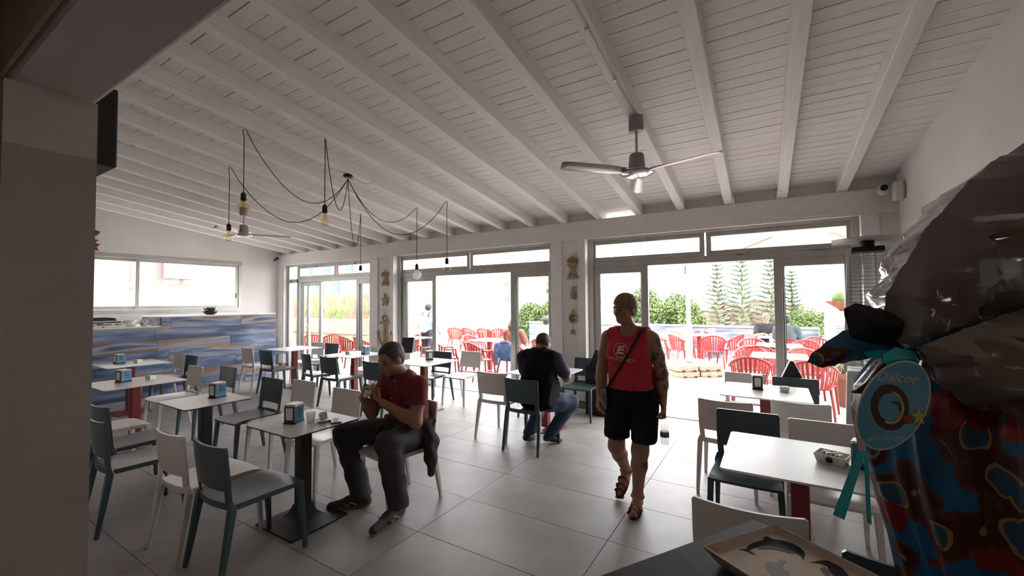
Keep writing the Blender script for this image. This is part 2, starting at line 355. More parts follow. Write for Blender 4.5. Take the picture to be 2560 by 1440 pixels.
CH = [  # x, y, facing (deg, 0 = +y), colour, label
 (-2.965, 1.485, 0, 'd', 'dark petrol plastic chair nearest the camera, at the black-pedestal table'),
 (-3.45, 1.45, 1, 'w', 'white plastic chair between the nearest dark chair and the dark pair by the pillar'),
 (-4.305, 1.31, -3, 'd', 'dark petrol chair half hidden by the pillar, nearer one of the pair'),
 (-4.905, 1.465, 2, 'd', 'dark petrol chair half hidden by the pillar, farther one of the pair'),
 (-5.62, 1.50, 0, 'w', 'white chair whose seat just shows beside the left pillar'),
 (-4.855, 2.45, 180, 'd', 'dark petrol chair on the far side of the middle black-pedestal table'),
 (-4.39, 2.54, 180, 'w', 'white chair standing between the two black-pedestal tables, left of the coffee cup'),
 (-3.58, 2.48, 180, 'w', 'white chair behind the coffee cup, empty beside the eating man'),
 (-2.70, 2.56, 172, 'w', 'white chair on which the man in the maroon polo sits'),
 (-6.24, 2.63, 180, 'd', 'dark chair behind the napkin holder of the middle black-pedestal table'),
 (-6.72, 2.44, 180, 'w', 'white chair at the second red-pedestal table from the left counter'),
 (-8.65, 2.98, 180, 'w', 'white chair with its back to the blue plank counter, at the farthest left table'),
 (-8.15, 2.95, 180, 'd', 'dark chair beside the white one in front of the blue plank counter'),
 (-6.55, 1.30, 0, 'd', 'dark chair legs showing beside the pillar under the red-pedestal table'),
 (-8.55, 4.46, 0, 'w', 'white chair standing alone before the right part of the plank counter'),
 (-7.83, 4.42, 0, 'd', 'dark chair in front of the corner table near the plank counter end'),
 (-10.50, 5.82, -90, 'd', 'dark blue chair pushed into the corner behind the plank counter'),
 (-8.33, 5.34, 180, 'w', 'white chair behind the corner table, before the first glass door'),
 (-7.88, 5.36, 180, 'd', 'dark chair behind the corner table, before the first glass door'),
 (-6.66, 4.48, -14, 'd', 'dark chair turned slightly at the table below the wooden fish, left one'),
 (-6.00, 4.41, 0, 'd', 'dark chair at the table below the wooden fish, right one'),
 (-4.92, 4.37, 0, 'd', "dark chair just left of the eating man's hands, facing the terrace"),
 (-6.40, 5.32, 180, 'w', 'white chair before the narrow door leaf, left of the eating man'),
 (-4.85, 5.34, 180, 'd', 'dark chair behind the blue napkin holder at the second glass door'),
 (-4.41, 5.58, 180, 'w', 'white chair turned to the room in front of the second glass door'),
 (-2.91, 4.46, 0, 'w', 'white chair left of the man in the dark vest'),
 (-2.38, 4.26, 0, 'd', 'dark petrol chair on which the man in the dark vest sits'),
 (-2.36, 5.735, 180, 'd', 'blue-grey chair against the pier, right of the man in the dark vest'),
 (-2.92, 5.50, 180, 'd', 'dark chair mostly hidden behind the man in the dark vest'),
 (-.30, 5.40, 180, 'w', 'white chair behind the far right table, next to the door opening'),
 (.18, 5.30, 180, 'd', 'dark chair behind the far right table, before the menu stand'),
 (-.37, 4.25, 0, 'w', 'white chair nearest the walking woman, right of her'),
 (.17, 4.49, 0, 'w', 'white chair in front of the far right table, right one'),
 (-.19, 3.48, 180, 'd', 'dark chair under the far left edge of the near right table'),
 (.28, 3.43, 180, 'w', 'white chair behind the near right table, beside the dark one'),
 (-.12, 2.24, 2, 'w', 'white chair back rising just behind the black counter and tray'),
 (.39, 2.07, 0, 'd', 'dark chair back between the dolphin tray and the wrapped egg'),
]
used = {'d': 0, 'w': 0}
for x, y, a, c, lab in CH:
    src = PD if c == 'd' else PW
    o = src if not used[c] else copy_tree(src)
    used[c] = 1; o.location = (x, y, 0); o.rotation_euler = (0, 0, math.radians(a)); o['label'] = lab
    o['group'] = 'dining chairs inside the room'
# ---- pedestal tables
def make_table(name, w, d, mp, flare, edge):
    t = thing(name, 't', 'table')
    def rr(hw, hd, r, n=4):
        P = []
        for cx, cy, a0 in ((hw - r, hd - r, 0), (-hw + r, hd - r, 90), (-hw + r, -hd + r, 180), (hw - r, -hd + r, 270)):
            for k in range(n + 1): a = math.radians(a0 + 90 * k / n); P.append((cx + r * math.cos(a), cy + r * math.sin(a)))
        return P
    b = MB(); b.prism(rr(w / 2, d / 2, .025), .735, .7425); b.build('top_core', edge, t)
    b = MB(); b.prism(rr(w / 2 - .0008, d / 2 - .0008, .025), .7425, .746); b.build('tabletop', M_ttop, t)
    b = MB(); b.span((-.045, -.045, .03), (.045, .045, .735)); b.build('column', mp, t, bevel=.006)
    MB().span((-.15, -.15, .725), (.15, .15, .735)).build('top_plate', mp, t)
    if flare:
        b = MB(); prof = [(.23, 0), (.23, .012), (.17, .018), (.11, .035), (.07, .07), (.048, .13)]
        vs = []
        for r, z in prof: vs += [(-r, -r * 1.0, z), (r, -r, z), (r, r, z), (-r, r, z)]
        fs = [(i * 4 + k, i * 4 + (k + 1) % 4, i * 4 + 4 + (k + 1) % 4, i * 4 + 4 + k) for i in range(len(prof) - 1) for k in range(4)] + [(3, 2, 1, 0), (20, 21, 22, 23)]
        b.add(vs, fs); b.build('base', mp, t, 30)
    else: MB().span((-.21, -.21, 0), (.21, .21, .012)).build('base', mp, t, bevel=.003)
    return t
PB = make_table('pedestal_table', .60, .56, M_blackm, True, M_tedge)
PR = make_table('pedestal_table', .75, .75, M_red, False, M_ttop)
TB = [(PB, -3.095, 1.95, 'white square table on a flared black pedestal, with coffee cup and phone'),
      (PB, -4.60, 1.91, 'white square table on a black pedestal, second from the camera'),
      (PR, -6.40, 1.93, 'white table on a red column beside the pillar, two napkin things on it'),
      (PR, -8.42, 2.48, 'white table farthest left, in front of the blue plank counter'),
      (PR, -8.18, 4.95, 'empty white table on a red column by the corner of the plank counter'),
      (PR, -6.30, 4.91, 'white table on a red column with card holder, under the wooden fish'),
      (PR, -4.58, 4.84, 'white table on a red column behind the head of the eating man'),
      (PR, -2.55, 4.95, 'white table on a red column where the man in the dark vest sits'),
      (PR, -.09, 4.925, 'white table on a red column at the open right door'),
      (PR, .105, 2.95, 'white table on a red column nearest the wrapped egg')]
ub = set()
for src, x, y, lab in TB:
    o = src if id(src) not in ub else copy_tree(src)
    ub.add(id(src)); o.location = (x, y, 0); o['label'] = lab; o['group'] = 'tables inside the room'
TZ = .746
# ---- napkin dispensers
M_napb = mat('napkin_tin_blue', (.03, .22, .36), .35, .2, c2=(.02, .05, .08), vscale=22, stretch=(1, 1, 2))
M_nap = mat('napkin_paper', (.75, .72, .68), .8)
def make_napkin():
    t = thing('napkin_holder', 'n', 'napkin holder')
    MB().span((-.045, -.055, .012), (.045, .055, .135)).build('case', M_steel, t, bevel=.006, seg=2)
    MB().span((-.05, -.06, 0), (.05, .06, .012)).build('base', M_black, t, bevel=.003)
    MB().span((-.046, -.056, .135), (.046, .056, .145)).build('lid', M_steel, t, bevel=.004)
    for s in (-1, 1):
        MB().span((s * .0455, -.05, .016), (s * .047, .05, .132)).build('printed_side', M_napb, t)
        p = MB().lathe([(.022, -.001), (.022, .001)], (s * .0475, 0, .09), 16, Matrix.Rotation(math.pi / 2, 4, 'Y')); p.build('emblem', M_black, t)
        g = MB().lathe([(.010, -.0008), (.010, .0014)], (s * .048, 0, .092), 12, Matrix.Rotation(math.pi / 2, 4, 'Y')); g.build('emblem_eye', M_napb, t)
        MB().span((-.04, s * .0555, .018), (.04, s * .057, .13)).build('frame', M_black, t)
        MB().span((-.028, s * .0565, .03), (.028, s * .0585, .12)).build('napkins', M_nap, t)
    return t
NP = [(-3.14, 1.90, 25, TZ, 'blue printed napkin holder beside the coffee cup'),
      (-4.62, 2.02, 15, TZ, 'napkin holder with black frame on the middle black-pedestal table'),
      (-6.50, 1.85, 20, TZ, 'blue napkin holder on the red-column table by the pillar'),
      (-8.55, 2.38, 10, TZ, 'blue napkin holder on the farthest left table'),
      (-6.12, 5.00, 0, TZ, 'napkin holder on the table under the wooden fish'),
      (-4.62, 5.00, 60, TZ, 'dark blue napkin holder on the table behind the eating man'),
      (-.16, 5.02, 8, TZ, 'steel napkin holder on the table at the open right door'),
      (.405, 2.96, 75, TZ, 'blue napkin holder partly behind the egg tag ribbon')]
n0 = make_napkin()
for k, (x, y, a, z, lab) in enumerate(NP):
    o = n0 if k == 0 else copy_tree(n0)
    o.location = (x, y, z); o.rotation_euler = (0, 0, math.radians(a)); o['label'] = lab; o['group'] = 'napkin holders on the tables'
# ---- small sugar bowls
M_china = mat('white_china', (.72, .70, .67), .2)
def make_bowl(w, d, h):
    t = thing('sugar_bowl', 'b', 'bowl'); b = MB(); q = .82; th = .006
    A = [(-w, -d), (w, -d), (w, d), (-w, d)]
    vs = [(x * q, y * q, 0) for x, y in A] + [(x, y, h) for x, y in A] + [(x - math.copysign(th, x), y - math.copysign(th, y), h) for x, y in A] + [(x * q - math.copysign(th, x), y * q - math.copysign(th, y), th) for x, y in A]
    fs = [(3, 2, 1, 0), (12, 13, 14, 15)] + [(r * 4 + k, r * 4 + (k + 1) % 4, r * 4 + 4 + (k + 1) % 4, r * 4 + 4 + k) for r in range(3) for k in range(4)]
    b.add(vs, fs); b.build('dish', M_china, t, bevel=.002)
    for k in range(5): MB().span((-w * .6 + k * w * .28, -d * .6, .012), (-w * .6 + k * w * .28 + .006, d * .6, h * 1.02)).build('sugar_sachet', M_nap, t)
    return t
s0 = make_bowl(.045, .04, .05)
SB = [(.065, 5.00, 'small white sugar bowl on the table at the open right door'), (-6.40, 4.86, 'small white sugar bowl on the table under the wooden fish'),
      (-6.42, 2.08, 'white sugar bowl behind the napkin holder by the pillar'), (-8.40, 2.56, 'small white sugar bowl on the farthest left table')]
for k, (x, y, lab) in enumerate(SB):
    o = s0 if k == 0 else copy_tree(s0)
    o.location = (x, y, TZ); o.rotation_euler = (0, 0, .3); o['label'] = lab; o['group'] = 'sugar bowls on the tables'
sn = make_bowl(.075, .06, .05); sn.name = 'snack_dish'; sn.location = (.262, 2.975, TZ); sn.rotation_euler = (0, 0, -.35); tag(sn, 'white rectangular dish with snack packets on the near right table', 'dish')
M_snack = mat('orange_packet', (.45, .16, .05), .4, c2=(.62, .5, .4), vscale=40)
for k in range(4):
    MB().box((-.03 + k * .022, .01 * (-1) ** k, .045), (.04, .02, .018), rz=.5 * k).build('packet', M_snack, sn, bevel=.004)
MB().lathe([(.017, -.001), (.017, .001)], (-.0, -.0585, .026), 14, Matrix.Rotation(math.pi / 2 + .17, 4, 'X')).build('printed_mark', M_black, sn)
# ---- coffee cup, saucer, spoon, beaker, phone on the nearest table
cs = thing('coffee_cup', 'white espresso cup on its saucer at the eating man\'s table', 'cup', (-2.97, 2.03, TZ))
MB().lathe([(.02, .006), (.022, .01), (.031, .045), (.033, .062), (.030, .062), (.027, .03), (.0, .012)], (0, 0, .004), 20).build('cup', M_china, cs, True)
MB().tube([(.030, 0, .055), (.048, 0, .052), (.048, 0, .032), (.028, 0, .026)], .004, 6).build('handle', M_china, cs, True)
MB().lathe([(.0, .0), (.03, .0), (.058, .012), (.060, .015), (.03, .006), (0, .005)], (0, 0, 0), 24).build('saucer', M_china, cs, True)
MB().tube([(-.02, -.04, .017), (.045, -.045, .02)], [.002, .003], 6).build('spoon', M_chrome, cs)
M_clear = milky('clear_plastic', (.66, .66, .68), .42)
bk = MB().lathe([(.026, 0), (.036, .075), (.037, .075), (.035, .074), (.025, .003), (0, .002)], (-3.02, 1.96, TZ), 18).build('plastic_beaker', M_clear, None, True); tag(bk, 'clear plastic beaker between napkin holder and coffee cup', 'cup')
M_screen = mat('phone_glass', (.02, .02, .025), .1)
ph = thing('smartphone', 'dark smartphone lying at the table corner nearest the eating man', 'phone', (-2.88, 2.10, TZ), math.radians(62))
MB().span((-.037, -.075, 0), (.037, .075, .009)).build('body', M_black, ph, bevel=.004, seg=2)
MB().span((-.034, -.070, .009), (.034, .070, .0095)).build('screen', M_screen, ph)
ph.location = (-2.885, 2.075, TZ)
# paper slip and notebook on the vest man's table
nb = thing('paper_menu', 'folded paper lying before the man in the dark vest', 'paper', (-2.36, 5.07, TZ), .1)
MB().span((-.10, -.07, 0), (.10, .07, .002)).build('sheet', M_nap, nb)
MB().span((-.05, -.02, .002), (.06, .03, .003)).build('printed_block', mat('grey_print', (.3, .26, .24), .8), nb)
# ---- plank counter along the left wall
def plank_mat(i):
    r = random.Random(i)
    k = (.45, 1.0, .62, .85, .4, .75, .95)[i % 7]; blue = tuple(k * c for c in (.085 + r.uniform(0, .03), .115 + r.uniform(0, .04), .225 + r.uniform(0, .06))); brown = tuple((.5 + .5 * k) * c for c in (.24, .155, .10))
    m = bpy.data.materials.new('plank_tile'); m.use_nodes = True; nt = m.node_tree; N = nt.nodes; L = nt.links; p = N['Principled BSDF']; p.inputs['Roughness'].default_value = .45
    tc = N.new('ShaderNodeTexCoord'); mp = N.new('ShaderNodeMapping'); L.new(tc.outputs['Object'], mp.inputs[0])
    mp.inputs['Location'].default_value = (i * 3.1, i * 1.7, i * .9); mp.inputs['Scale'].default_value = (1, .62, 4.6); mp.inputs['Rotation'].default_value = (r.uniform(-.14, .14), 0, 0)
    wv = N.new('ShaderNodeTexNoise'); wv.inputs['Scale'].default_value = 1.35; wv.inputs['Detail'].default_value = 4; wv.inputs['Roughness'].default_value = .42; wv.inputs['Distortion'].default_value = .5; L.new(mp.outputs[0], wv.inputs[0])
    rp = N.new('ShaderNodeValToRGB'); L.new(wv.outputs['Fac'], rp.inputs[0]); e = rp.color_ramp.elements
    sh_ = (0, .05, -.07, .03, -.10, .06, -.04)[i % 7]; e[0].position = .33 + sh_; e[0].color = (*[c * .42 for c in blue], 1); e[1].position = .76 + sh_; e[1].color = (*[c * .75 for c in brown], 1)
    for ps, c in ((.42, blue), (.50, (.16, .20, .33)), (.57, (.30, .29, .32)), (.62, (.24, .18, .14)), (.69, brown)): a = rp.color_ramp.elements.new(ps + sh_); a.color = (*c, 1)
    L.new(rp.outputs[0], p.inputs['Base Color']); return m
PMS = [plank_mat(i) for i in range(7)]
M_joint = mat('pale_joint', (.34, .33, .33), .8)
ct = thing('bar_counter', 'long bar counter clad in blue and brown wood-look planks along the left wall', 'counter', (0, 0, 0))
cx = -9.45
MB().span((-10.35, .7, 0), (cx - .008, 3.2, 1.235)).span((-10.35, 3.2, 0), (cx - .008, 5.27, 1.405)).build('carcass', M_joint, ct)
MB().span((-10.38, .7, 1.235), (cx + .01, 3.2, 1.26)).build('worktop', M_wht, ct, bevel=.004)
MB().span((-10.38, 3.195, 1.405), (cx + .01, 5.28, 1.43)).build('raised_top', M_wht, ct, bevel=.004)
rows = [.0 + .2 * k for k in range(8)]; pid = 0
def plank(y0, y1, z0, z1):
    global pid
    o = MB().box((0, 0, 0), (.012, y1 - y0 - .004, z1 - z0 - .004)).build('plank', PMS[(pid * 5 + 2) % 7], ct, bevel=.001); pid += 1
    o.location = (cx - .002, (y0 + y1) / 2, (z0 + z1) / 2)
for k, z0 in enumerate(rows):
    y = 5.27 - (.0, .42, .18, .75, .3, .95, .1, .55)[k] - (1.2 if k % 2 else .62)
    edges = [5.27]; 
    while y > .7: edges.append(y); y -= 1.2
    edges.append(.7)
    for b_, a_ in zip(edges[:-1], edges[1:]):
        z1 = z0 + .2
        if z0 >= 1.2:
            z1 = 1.405; a2 = max(a_, 3.2)
            if b_ <= 3.2: continue
            plank(a2, b_, z0, z1)
        else: plank(a_, b_, z0, min(z1, 1.235) if b_ <= 3.2 else z1)
for k in range(7): MB().span((-10.34, 5.268, .2 * k + .002), (cx - .002, 5.28, min(.2 * k + .198, 1.404))).build('end_plank', PMS[(k * 3 + 1) % 7], ct)
MB().span((-9.46, 3.192, 1.262), (-10.3, 3.202, 1.404)).build('step_plank', PMS[1], ct)
# things on the counter
pl = thing('potted_succulent', 'small succulent in a dark oval bowl on the raised counter', 'plant', (-9.85, 4.15, 1.43))
MB().lathe([(.06, 0), (.12, .03), (.13, .08), (.115, .085), (.10, .07), (0, .07)], (0, 0, 0), 20).build('bowl', mat('dark_glaze', (.012, .014, .02), .25), pl, True)
M_succ = mat('succulent', (.06, .13, .05), .5, var=.3, vscale=30)
for k in range(9):
    a = k * 2.4; r = .02 + .008 * k; b = MB()
    for q in range(6):
        an = a + q * 1.05; c = V(r * math.cos(a), r * math.sin(a), .08)
        b.tube([c, c + V(.025 * math.cos(an), .025 * math.sin(an), .02 + .012 * (k % 3)), c + V(.035 * math.cos(an), .035 * math.sin(an), .05 + .012 * (k % 3))], [.006, .008, .002], 5)
    b.build('rosette', M_succ, pl, True)
def mug(x, y, z, r, h, lab, name='coffee_mug'):
    t = thing(name, lab, 'mug', (x, y, z))
    MB().lathe([(r * .7, 0), (r * .95, h * .3), (r, h), (r * .92, h), (r * .85, h * .2), (0, .01)], (0, 0, 0), 20).build('body', M_china, t, True)
    MB().tube([(0, r * .95, h * .8), (0, r * 1.45, h * .7), (0, r * 1.4, h * .35), (0, r * .9, h * .3)], .008, 6).build('handle', M_china, t, True)
    return t
mug(-9.62, 2.80, 1.26, .10, .11, 'wide white bowl-like cup on the lower counter'); m2 = mug(-9.62, 3.00, 1.26, .055, .12, 'straight white mug with dark spots on the lower counter')
for k in range(7): MB().lathe([(.011, -.002), (.011, .002)], (.055 * math.cos(k * 1.1 - 1), .055 * math.sin(k * 1.1 - 1), .04 + .05 * (k % 2)), 8, Matrix.Rotation(k * 1.1 - 1, 4, 'Z') @ Matrix.Rotation(math.pi / 2, 4, 'Y')).build('dark_spot', M_black, m2)
sb2 = copy_tree(s0, (-9.55, 3.13, 1.26), .2, 'small white dish at the foot of the counter step')
for k, (y, c, w, lab) in enumerate(((2.30, 'w', .16, 'white tray of pastries at the pillar end of the counter'), (2.52, 'w', .10, 'white slatted biscuit tray on the lower counter'), (2.66, 'w', .07, 'small white stacked dish next to the wide cup'))):
    t = thing('serving_tray', lab, 'tray', (-9.60, y, 1.26)); b = MB().span((-.12, -w / 2 - .03, 0), (.12, w / 2 + .03, .035)); b.build('tray', M_china, t, bevel=.006)
    for q in range(3): MB().lathe([(.0, 0), (.035, .005), (.03, .03), (0, .038)], (-.05 + .05 * q, -.03 + .03 * q, .035), 10).build('pastry', M_snack if k == 0 else M_china, t, True)
lap = thing('till_case', 'long dark case lying open behind the trays on the counter', 'case', (-9.9, 2.45, 1.26))
MB().span((-.14, -.32, 0), (.14, .28, .10)).build('body', mat('grey_case', (.16, .15, .15), .5), lap, bevel=.01)
MB().prism([(-.33, .10), (.30, .10), (.27, .15), (.1, .165), (-.3, .15)], -.15, -.13, Matrix(((0, 0, 1, 0), (1, 0, 0, 0), (0, 1, 0, 0), (0, 0, 0, 1)))).build('lid', M_black, lap)
# ================================================================ FIXTURES
# ---- ceiling fans
M_fan = mat('fan_grey', (.34, .32, .325), .4)
def make_fan(x, y, ztop, zmot, a0, lab):
    t = thing('ceiling_fan', lab, 'fan', (x, y, zmot), a0)
    h = ztop - zmot
    MB().lathe([(.0, h), (.062, h), (.066, h - .10), (.06, h - .13), (.05, h - .135), (0, h - .13)], n=24).build('canopy', M_fan, t, 40)
    MB().tube([(0, 0, h - .12), (0, 0, .15)], .012, 10).build('down_rod', M_steel, t, 40)
    MB().lathe([(0, .17), (.055, .165), (.062, .15), (.072, .04), (.075, .02), (0, .02)], n=28).build('motor', M_fan, t, 40)
    MB().lathe([(.07, .03), (.125, .015), (.135, .0), (.132, -.008), (.08, -.03), (.02, -.036), (0, -.036)], n=28).build('cover', M_chrome, t, True)
    MB().lathe([(.136, .006), (.142, .003), (.142, -.006), (.134, -.008)], n=28).build('ring', M_fan, t, True)
    for k in range(3):
        a = k * 2 * math.pi / 3
        vs = []; n = 10; prof = [(.11, .028), (.16, .030), (.22, .045), (.30, .052), (.60, .060), (.66, .058), (.69, .045), (.70, .02)]
        for r, w in prof:
            for u in (-1, -.33, .33, 1): vs.append((r, u * w, .012 + .018 * u - .004 * (1 - u * u) * 4 + .0 * r))
        fs = [(i * 4 + q, i * 4 + q + 1, i * 4 + 5 + q, i * 4 + 4 + q) for i in range(len(prof) - 1) for q in range(3)]
        b = MB(); b.thick(vs, fs, (0, 0, .004)); o = b.build('blade', M_steel, t, 60); o.rotation_euler = (0, 0, a)
    return t
make_fan(-.98, 3.663, zr(3.663) - .0, 2.76, math.radians(-14), 'three-bladed ceiling fan above the walking woman')
make_fan(-7.532, 3.652, zr(3.652), 2.80, math.radians(60.7), 'three-bladed ceiling fan far back over the plank counter side')
# ---- spider pendant: hub, flex swags, six bulbs
M_flex = mat('black_flex', (.012, .011, .010), .6)
M_brass = mat('bronze_socket', (.045, .032, .022), .4, .6)
M_amber = glassy('amber_glass', (.97, .87, .68), .10)
M_clearb = milky('clear_bulb', (.80, .84, .86), .55)
M_fil = mat('filament', (.5, .25, .08), .5)
sp = thing('spider_pendant_light', 'black spider pendant with six bulbs on swagged cords under the rafters', 'pendant lamp', (0, 0, 0))
hub = V(-4.573, 3.455, 3.28)
MB().lathe([(.0, 0), (.055, 0), (.06, -.012), (.05, -.035), (0, -.04)], hub, 20).build('ceiling_rose', M_black, sp, 40)
def sag_to(hook, drop):
    a = hub + V(0, 0, -.04); b = Vector(hook); P = []
    for k in range(13):
        t = k / 12; p = a.lerp(b, t); p.z -= drop * 4 * t * (1 - t) * (1 - .25 * (t - .5)); P.append(p)
    return P
BU = [((-4.557, 2.203, 3.45), 2.76, .50, 'globe', M_amber), ((-5.774, 2.624, 3.38), 2.63, .62, 'tall', M_amber), ((-3.939, 2.696, 3.38), 2.65, .55, 'tall', M_amber),
      ((-5.753, 4.596, 3.12), 2.24, .70, None, None), ((-4.589, 4.694, 3.105), 2.21, .38, 'big', M_clearb), ((-3.959, 4.65, 3.11), 2.26, .60, 'ball', M_amber)]
for hook, zs, drop, kind, gm in BU:
    hk = Vector(hook); P = sag_to(hk, drop)
    loop = P[:-1] + [hk + V(0, 0, -.01)]
    d = (P[-2] - hk); d.z = 0; d = d.normalized() * .02
    path = P[:-1] + [hk + d + V(0, 0, -.012), hk, hk - d * .6 + V(0, 0, -.02), V(hk.x, hk.y, hk.z - .10), V(hk.x, hk.y, (hk.z + zs) / 2), V(hk.x, hk.y, zs)]
    path = [p - V(0, 0, .012) for p in path[:-1]] + [path[-1]]
    c = MB().tube(path, .0045, 6).build('cord', M_flex, sp, True)
    MB().tube([hk + V(0, 0, .03), hk + V(0, 0, -.012), hk + V(.01, 0, -.018)], .004, 6).build('hook', M_wht, c)
    s = MB().lathe([(.006, .03), (.012, .02), (.024, .012), (.026, -.02), (.022, -.025), (.026, -.03), (.026, -.06), (.02, -.065), (0, -.065)], (hk.x, hk.y, zs), 16).build('socket', M_brass, sp, 40)
    if not kind: continue
    prof = {'globe': [(.014, -.06), (.02, -.08), (.055, -.11), (.062, -.14), (.05, -.18), (.02, -.20), (0, -.203)],
            'tall': [(.014, -.06), (.020, -.085), (.036, -.14), (.038, -.16), (.028, -.19), (.01, -.2), (0, -.201)],
            'big': [(.014, -.06), (.02, -.075), (.055, -.10), (.07, -.145), (.055, -.19), (.02, -.213), (0, -.215)],
            'ball': [(.014, -.06), (.02, -.07), (.045, -.09), (.057, -.125), (.045, -.16), (.015, -.18), (0, -.181)]}[kind]
    bl = MB().lathe(prof, (hk.x, hk.y, zs), 20).build('bulb', gm, sp, True)
    MB().tube([(hk.x + .012 * math.cos(k * 2.1), hk.y + .012 * math.sin(k * 2.1), zs - .08 - .05 * (k % 2)) for k in range(9)], .0012, 4).build('filament', M_fil, bl)
MB().tube(catmull([hub + V(.05, 0, -.02), hub + V(.16, .1, -.10), hub + V(.26, .16, -.10), hub + V(.26, .17, 0)], 6), .004, 6).build('supply_cord', M_wht, sp, True)
# ---- television behind the pillar, seen edge-on
tv = thing('wall_television', 'black flat television on a bracket behind the left pillar', 'television', (-3.32, .78, 2.40))
MB().span((-.30, -.12, .0), (.295, .035, .43)).build('casing', M_black, tv, bevel=.006)
MB().span((-.28, .035, .04), (.28, .038, .41)).build('screen', M_screen, tv)
MB().span((-.06, -.19, .15), (.06, -.12, .25)).build('bracket', M_steel, tv)
# ---- patio heater
ht = thing('patio_heater', 'steel pyramid patio heater standing before the right end of the glazing', 'heater', (.86, 5.78, 0), math.radians(-6))
def quadfrustum(b, r0, z0, r1, z1):
    b.add([(-r0, -r0, z0), (r0, -r0, z0), (r0, r0, z0), (-r0, r0, z0), (-r1, -r1, z1), (r1, -r1, z1), (r1, r1, z1), (-r1, r1, z1)], [(3, 2, 1, 0), (4, 5, 6, 7), (0, 1, 5, 4), (1, 2, 6, 5), (2, 3, 7, 6), (3, 0, 4, 7)]); return b
quadfrustum(MB(), .235, .0, .205, .88).build('housing', M_steel, ht, bevel=.005)
quadfrustum(MB(), .205, .88, .198, .91).build('collar', M_wht, ht)
M_satin = mat('satin_aluminium', (.66, .66, .68), .3, .4)
for sx, sy in ((-1, -1), (1, -1), (1, 1), (-1, 1)): MB().tube([(sx * .215, sy * .215, .9), (sx * .155, sy * .155, 2.19)], .019, 4).build('upright', M_satin, ht)
M_mesh = mat('guard_wire', (.16, .16, .16), .5, .5)
for q in range(4):
    b = MB(); A = q * math.pi / 2
    for k in range(30):
        z = .94 + k * .04; r = .212 - (z - .9) / 1.26 * .060
        b.tube([Matrix.Rotation(A, 3, 'Z') @ V(-r, -r, z), Matrix.Rotation(A, 3, 'Z') @ V(r, -r, z)], .0028, 4, False)
    for u in (-.35, .35): b.tube([Matrix.Rotation(A, 3, 'Z') @ V(u * .21, -.21, .92), Matrix.Rotation(A, 3, 'Z') @ V(u * .152, -.152, 2.14)], .003, 4, False)
    b.build('wire_guard', M_mesh, ht)
M_tube = glassy('quartz_tube', (.93, .94, .95), .16, .05)
MB().lathe([(.05, .92), (.05, 2.14)], n=20).build('glass_tube', M_tube, ht, True)
quadfrustum(MB(), .135, 2.15, .13, 2.20).build('burner_head', M_black, ht)
MB().lathe([(.06, 2.2), (.062, 2.27)], n=20).build('neck', M_black, ht, 40)
b = MB(); r = .30
b.add([(-r, -r, 2.27), (r, -r, 2.27), (r, r, 2.27), (-r, r, 2.27), (-.1, -.1, 2.315), (.1, -.1, 2.315), (.1, .1, 2.315), (-.1, .1, 2.315)], [(3, 2, 1, 0), (4, 5, 6, 7), (0, 1, 5, 4), (1, 2, 6, 5), (2, 3, 7, 6), (3, 0, 4, 7)]); b.build('reflector', M_alu, ht)
M_print = mat('dark_print', (.03, .03, .035), .5)
def plate_text(s, size, loc, rot, parent, m, name='lettering', shear=0):
    v, f = text_mesh(s, size, shear=shear); b = MB(); b.add(v, f); o = b.build(name, m, parent); o.location = loc; o.rotation_euler = rot; return o
plate_text('Vorten', .05, (.02, -.222, .74), (math.radians(92), 0, 0), ht, M_print); plate_text('flame heater', .018, (.02, -.222, .70), (math.radians(92), 0, 0), ht, M_print)
MB().prism([(-.03, 0), (.03, 0), (.036, .012), (.02, .024), (0, .018), (-.02, .026)], 0, .001, Matrix.Translation((.03, -.2185, .79)) @ Matrix.Rotation(math.radians(92), 4, 'X')).build('logo', M_print, ht)
# ---- cameras and sensors in the corners
sc = thing('dome_camera', 'white round security camera with black lens in the right corner', 'camera', (1.06, 6.10, 2.86))
MB().lathe([(0, .06), (.05, .045), (.065, 0), (.05, -.045), (.03, -.058), (0, -.06)], n=20, M=Matrix.Rotation(math.radians(80), 4, 'X')).build('housing', M_wht, sc, True)
MB().lathe([(.034, .05), (.034, .062), (0, .066)], n=20, M=Matrix.Rotation(math.radians(80), 4, 'X')).build('lens', M_black, sc, 40)
MB().tube([(0, .05, .0), (.08, .06, 0)], .016, 8).build('arm', M_wht, sc)
jb = thing('alarm_sensor', 'white six-sided alarm box on the right wall by the camera', 'sensor', (1.19, 5.95, 2.80))
MB().prism([(-.05, -.10), (.05, -.10), (.075, 0), (.05, .10), (-.05, .10), (-.075, 0)], -.075, 0, Matrix(((0, 0, 1, 0), (1, 0, 0, 0), (0, 1, 0, 0), (0, 0, 0, 1)))).build('case', M_wht, jb, bevel=.008)
MB().span((-.005, -.06, -.09), (.012, .06, .09)).build('back_plate', M_beige2, jb)
c2 = thing('bullet_camera', 'tiny black and silver camera where the left wall meets the beam', 'camera', (-10.93, 6.08, 2.78))
MB().tube([(-.0, -.05, -.03), (.05, .05, .04)], .028, 10).build('body', M_black, c2, 40); MB().lathe([(.035, -.02), (.04, 0), (.02, .03), (0, .035)], (0, -.03, 0), 12).build('eye', M_chrome, c2, True)
